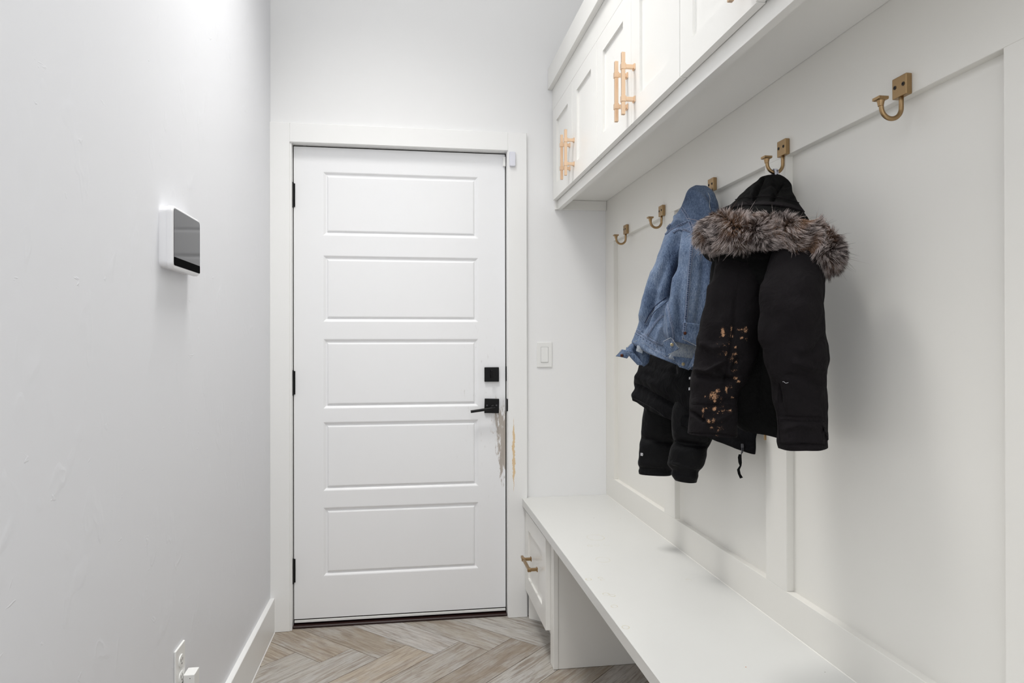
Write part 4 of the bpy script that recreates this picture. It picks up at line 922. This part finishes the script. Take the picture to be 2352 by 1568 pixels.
# small white marks showing beside the stained sleeve (embroidery on the jacket behind)
P = [on_axis(x, y, 0, 1.195) for x, y in ((1595, 867), (1592, 892.5))]
for (x, y, w, h_) in ((1584.5, 868, 4.6, 6.0), (1583.0, 892.5, 3.2, 7.0)):
    d_ = Vector(ray(x, y)).normalized(); hs = [q for q in (tn.ray_cast(Vector(CC), d_), tpuff.ray_cast(Vector(CC), d_)) if q[0] is not None]
    h = min(hs, key=lambda q: q[3]) if hs else (None,)
    if h[0] is not None:
        c = h[0]; s_ = (c-Vector(CC)).length/FPX; bm = bmesh.new(); nn = -Vector(ray(x, y)).normalized()
        e = Vector((.86, -.5, 0))
        c = c + nn*.003
        vs = [bm.verts.new(c+e*(a*w*s_/2)+Vector((0, 0, b*h_*s_/2))+nn*k) for k in (0, .0008) for a, b in ((-1, -1), (1, -.8), (1, 1), (-.8, .7))]
        for q in ((0, 1, 2, 3), (7, 6, 5, 4), (0, 4, 5, 1), (1, 5, 6, 2), (2, 6, 7, 3), (3, 7, 4, 0)): bm.faces.new([vs[i] for i in q])
        from_bm('embroidery', bm, M['white'], pj)

# fur trim: a padded roll following the hood edge, then the fibres
path = [(1616, 548, 15, 1.50), (1629, 536, 34, 1.485), (1655, 532, 45, 1.465), (1700, 530, 39, 1.44), (1745, 530, 38, 1.42), (1790, 533, 37, 1.40), (1825, 538, 38, 1.385), (1854, 546, 40, 1.37), (1880, 552, 40, 1.365), (1894, 578, 36, 1.365), (1897, 597, 27, 1.37), (1897, 614, 14, 1.38)]
pa = np.array(path, float); tt = np.linspace(0, len(pa)-1, 70); pi_ = np.stack([np.interp(tt, np.arange(len(pa)), pa[:, c]) for c in range(4)], 1)
for c in range(4): pi_[:, c] = np.convolve(np.pad(pi_[:, c], 3, 'edge'), np.ones(7)/7, 'valid')
cen = np.array([CC+ray(x, y)*D_ for x, y, r, D_ in pi_]); dep = (cen-CC)@_F; rad = pi_[:, 2]*dep/FPX*.79
tan = np.gradient(cen, axis=0); tan /= np.linalg.norm(tan, axis=1)[:, None]
upv = np.array([0, 0, 1.0]); S1 = upv-tan*(tan@upv)[:, None]; S1 /= np.linalg.norm(S1, axis=1)[:, None]; S2 = np.cross(tan, S1)
nr = 36; th = np.linspace(0, 2*np.pi, nr, endpoint=False)
ringp = lambda i, a: cen[i]+(S1[i]*np.cos(a)[..., None]+S2[i]*np.sin(a)[..., None])*rad[i]
V = np.array([ringp(i, th) for i in range(len(cen))]); V = np.concatenate([cen[:1, None]+(V[:1]-cen[:1, None])*.02, V, cen[-1:, None]+(V[-1:]-cen[-1:, None])*.02])
m_ = len(V); i, j = np.meshgrid(np.arange(m_-1), np.arange(nr), indexing='ij'); j2 = (j+1) % nr
F = np.stack([i*nr+j, i*nr+j2, (i+1)*nr+j2, (i+1)*nr+j], -1).reshape(-1, 4)
n = NT('fur_base'); M['furbase'] = n.fin(lin((52, 42, 38)), .95)
roll = mesh_obj('fur_trim', V.reshape(-1, 3), F, M['furbase'], pk, label='brown and grey fur trim across the hood')
NS, SEG, NC = 52000, 6, 2400
def surf_pt(u, a):
    i0 = np.clip(u.astype(int), 0, len(cen)-2); w = (u-i0)[:, None]
    c = cen[i0]*(1-w)+cen[i0+1]*w; s1 = S1[i0]*(1-w)+S1[i0+1]*w; s2_ = S2[i0]*(1-w)+S2[i0+1]*w; r = rad[i0]*(1-w[:, 0])+rad[i0+1]*w[:, 0]
    nn = s1*np.cos(a)[:, None]+s2_*np.sin(a)[:, None]; nn /= np.linalg.norm(nn, axis=1)[:, None]
    return c+nn*r[:, None]*.96, nn, tan[i0]
u = rng.uniform(0, len(cen)-1.01, NS); a = rng.uniform(0, 2*np.pi, NS)
P0, N0, T0 = surf_pt(u, a)
cu_, ca_ = rng.uniform(0, len(cen)-1.01, NC), rng.uniform(0, 2*np.pi, NC); CP, CN, CT = surf_pt(cu_, ca_)
# combing: outward, drooping, and swept along the roll away from its middle
fu = u/(len(cen)-1); cfu = cu_/(len(cen)-1)
def comb(P, Nn, T, f_, seed):
    sweep = (np.interp(f_, [0, .12, .35, .6, .8, 1], [-.9, -.45, .15, .55, .35, .7]))[:, None]
    k = np.stack([nz(P, (27, 27, 27), seed+q) for q in range(3)], 1)
    up = np.interp(f_, [0, .2, .5, .8, 1], [-.25, -.25, .12, .05, -.55])[:, None]
    d = Nn*.62+T*sweep+np.array([0, 0, 1.0])*up+k*1.2
    return d/np.linalg.norm(d, axis=1)[:, None]
CD = comb(CP, CN, CT, cfu, 3); CLn = rng.uniform(.015, .029, NC); tips = CP+CD*CLn[:, None]
# nearest clump through a coarse loop
idx = np.zeros(NS, int)
for s in range(0, NS, 4000):
    dd = ((P0[s:s+4000, None]-CP[None])**2).sum(2); idx[s:s+4000] = dd.argmin(1)
D0 = comb(P0, N0, T0, fu, 3); L = rng.uniform(.012, .026, NS)*np.interp(fu, [0, .1, .85, 1], [.95, 1, 1.05, 1.0])
own = P0+D0*L[:, None]+rng.normal(0, .0022, (NS, 3)); cl = tips[idx]+rng.normal(0, .0011, (NS, 3)); kf = rng.uniform(.35, .97, NS)[:, None]
stray = rng.random(NS) < .018; kf[stray] = 0; own[stray] = P0[stray]+(D0[stray]+rng.normal(0, .35, (stray.sum(), 3)))*(L[stray]*1.35)[:, None]
tip = own*(1-kf)+cl*kf; tip[:, 2] -= .0015
ts_ = np.linspace(0, 1, SEG); pts = np.zeros((NS, SEG, 3)); mid = P0+N0*L[:, None]*.45
wob_ = rng.normal(0, .0011, (NS, 3))
for q, t in enumerate(ts_): pts[:, q] = P0*(1-t)**2+2*mid*t*(1-t)+tip*t**2+wob_*math.sin(t*math.pi*1.6)
# do not push fibres into the wall
pts[:, :, 0] = np.minimum(pts[:, :, 0], XF-.002)
wdt = rng.uniform(.00028, .00050, NS)
ax = rng.normal(0, 1, (NS, 3)); dr_ = tip-P0; dr_ /= np.linalg.norm(dr_, axis=1)[:, None]; e1 = np.cross(dr_, ax); e1 /= np.linalg.norm(e1, axis=1)[:, None]; e2 = np.cross(dr_, e1)
prof = np.array([1.0, 1.0, .9, .7, .42, .06])
vv = np.zeros((NS, SEG, 3, 3))
for k in range(3):
    an = 2*np.pi*k/3; o_ = e1*math.cos(an)+e2*math.sin(an)
    vv[:, :, k] = pts+o_[:, None]*(wdt[:, None]*prof[None])[:, :, None]
base = (np.arange(NS)*SEG*3)[:, None, None]; sg = (np.arange(SEG-1)*3)[None, :, None]; kk = np.arange(3)[None, None]; k2 = (kk+1) % 3
FF = np.stack([base+sg+kk, base+sg+k2, base+sg+3+k2, base+sg+3+kk], -1).reshape(-1, 4)
pat = nz(P0, (26, 26, 26), 9); brown = np.clip(.50+pat*1.3+np.interp(fu, [0, .1, .3, .75, .9, 1], [-.05, .0, .1, .0, .40, .3]), 0, 1)
light = (rng.random(NC) < .50)[idx] ^ (rng.random(NS) < .22)
cr = np.zeros((NS, SEG, 3)); root = np.array(lin((40, 33, 30))); mb = np.array(lin((158, 118, 86))); mg = np.array(lin((106, 95, 92))); tl1 = np.array(lin((228, 215, 210))); td1 = np.array(lin((52, 44, 44)))
midc = mb*brown[:, None]+mg*(1-brown[:, None])
tc = np.where(light[:, None], tl1, td1*1.0)*rng.uniform(.75, 1.1, NS)[:, None]
dark_end = np.interp(fu, [0, .84, .93, 1], [0, 0, .55, .85]); tc = tc*(1-dark_end[:, None])+td1*dark_end[:, None]
for q, (wr_, wm, wt) in enumerate(((1, 0, 0), (.8, .2, 0), (.3, .65, .05), (0, .5, .5), (0, .1, .9), (0, 0, 1))): cr[:, q] = root*wr_+midc*wm+tc*wt
colr = np.ones((NS, SEG, 3, 4)); colr[..., :3] = cr[:, :, None]
fo = mesh_obj('fur_fibres', vv.reshape(-1, 3), FF, M['fur'], roll, smooth=True, attr={'col': colr.reshape(-1, 4)}); fo['kind'] = 'stuff'
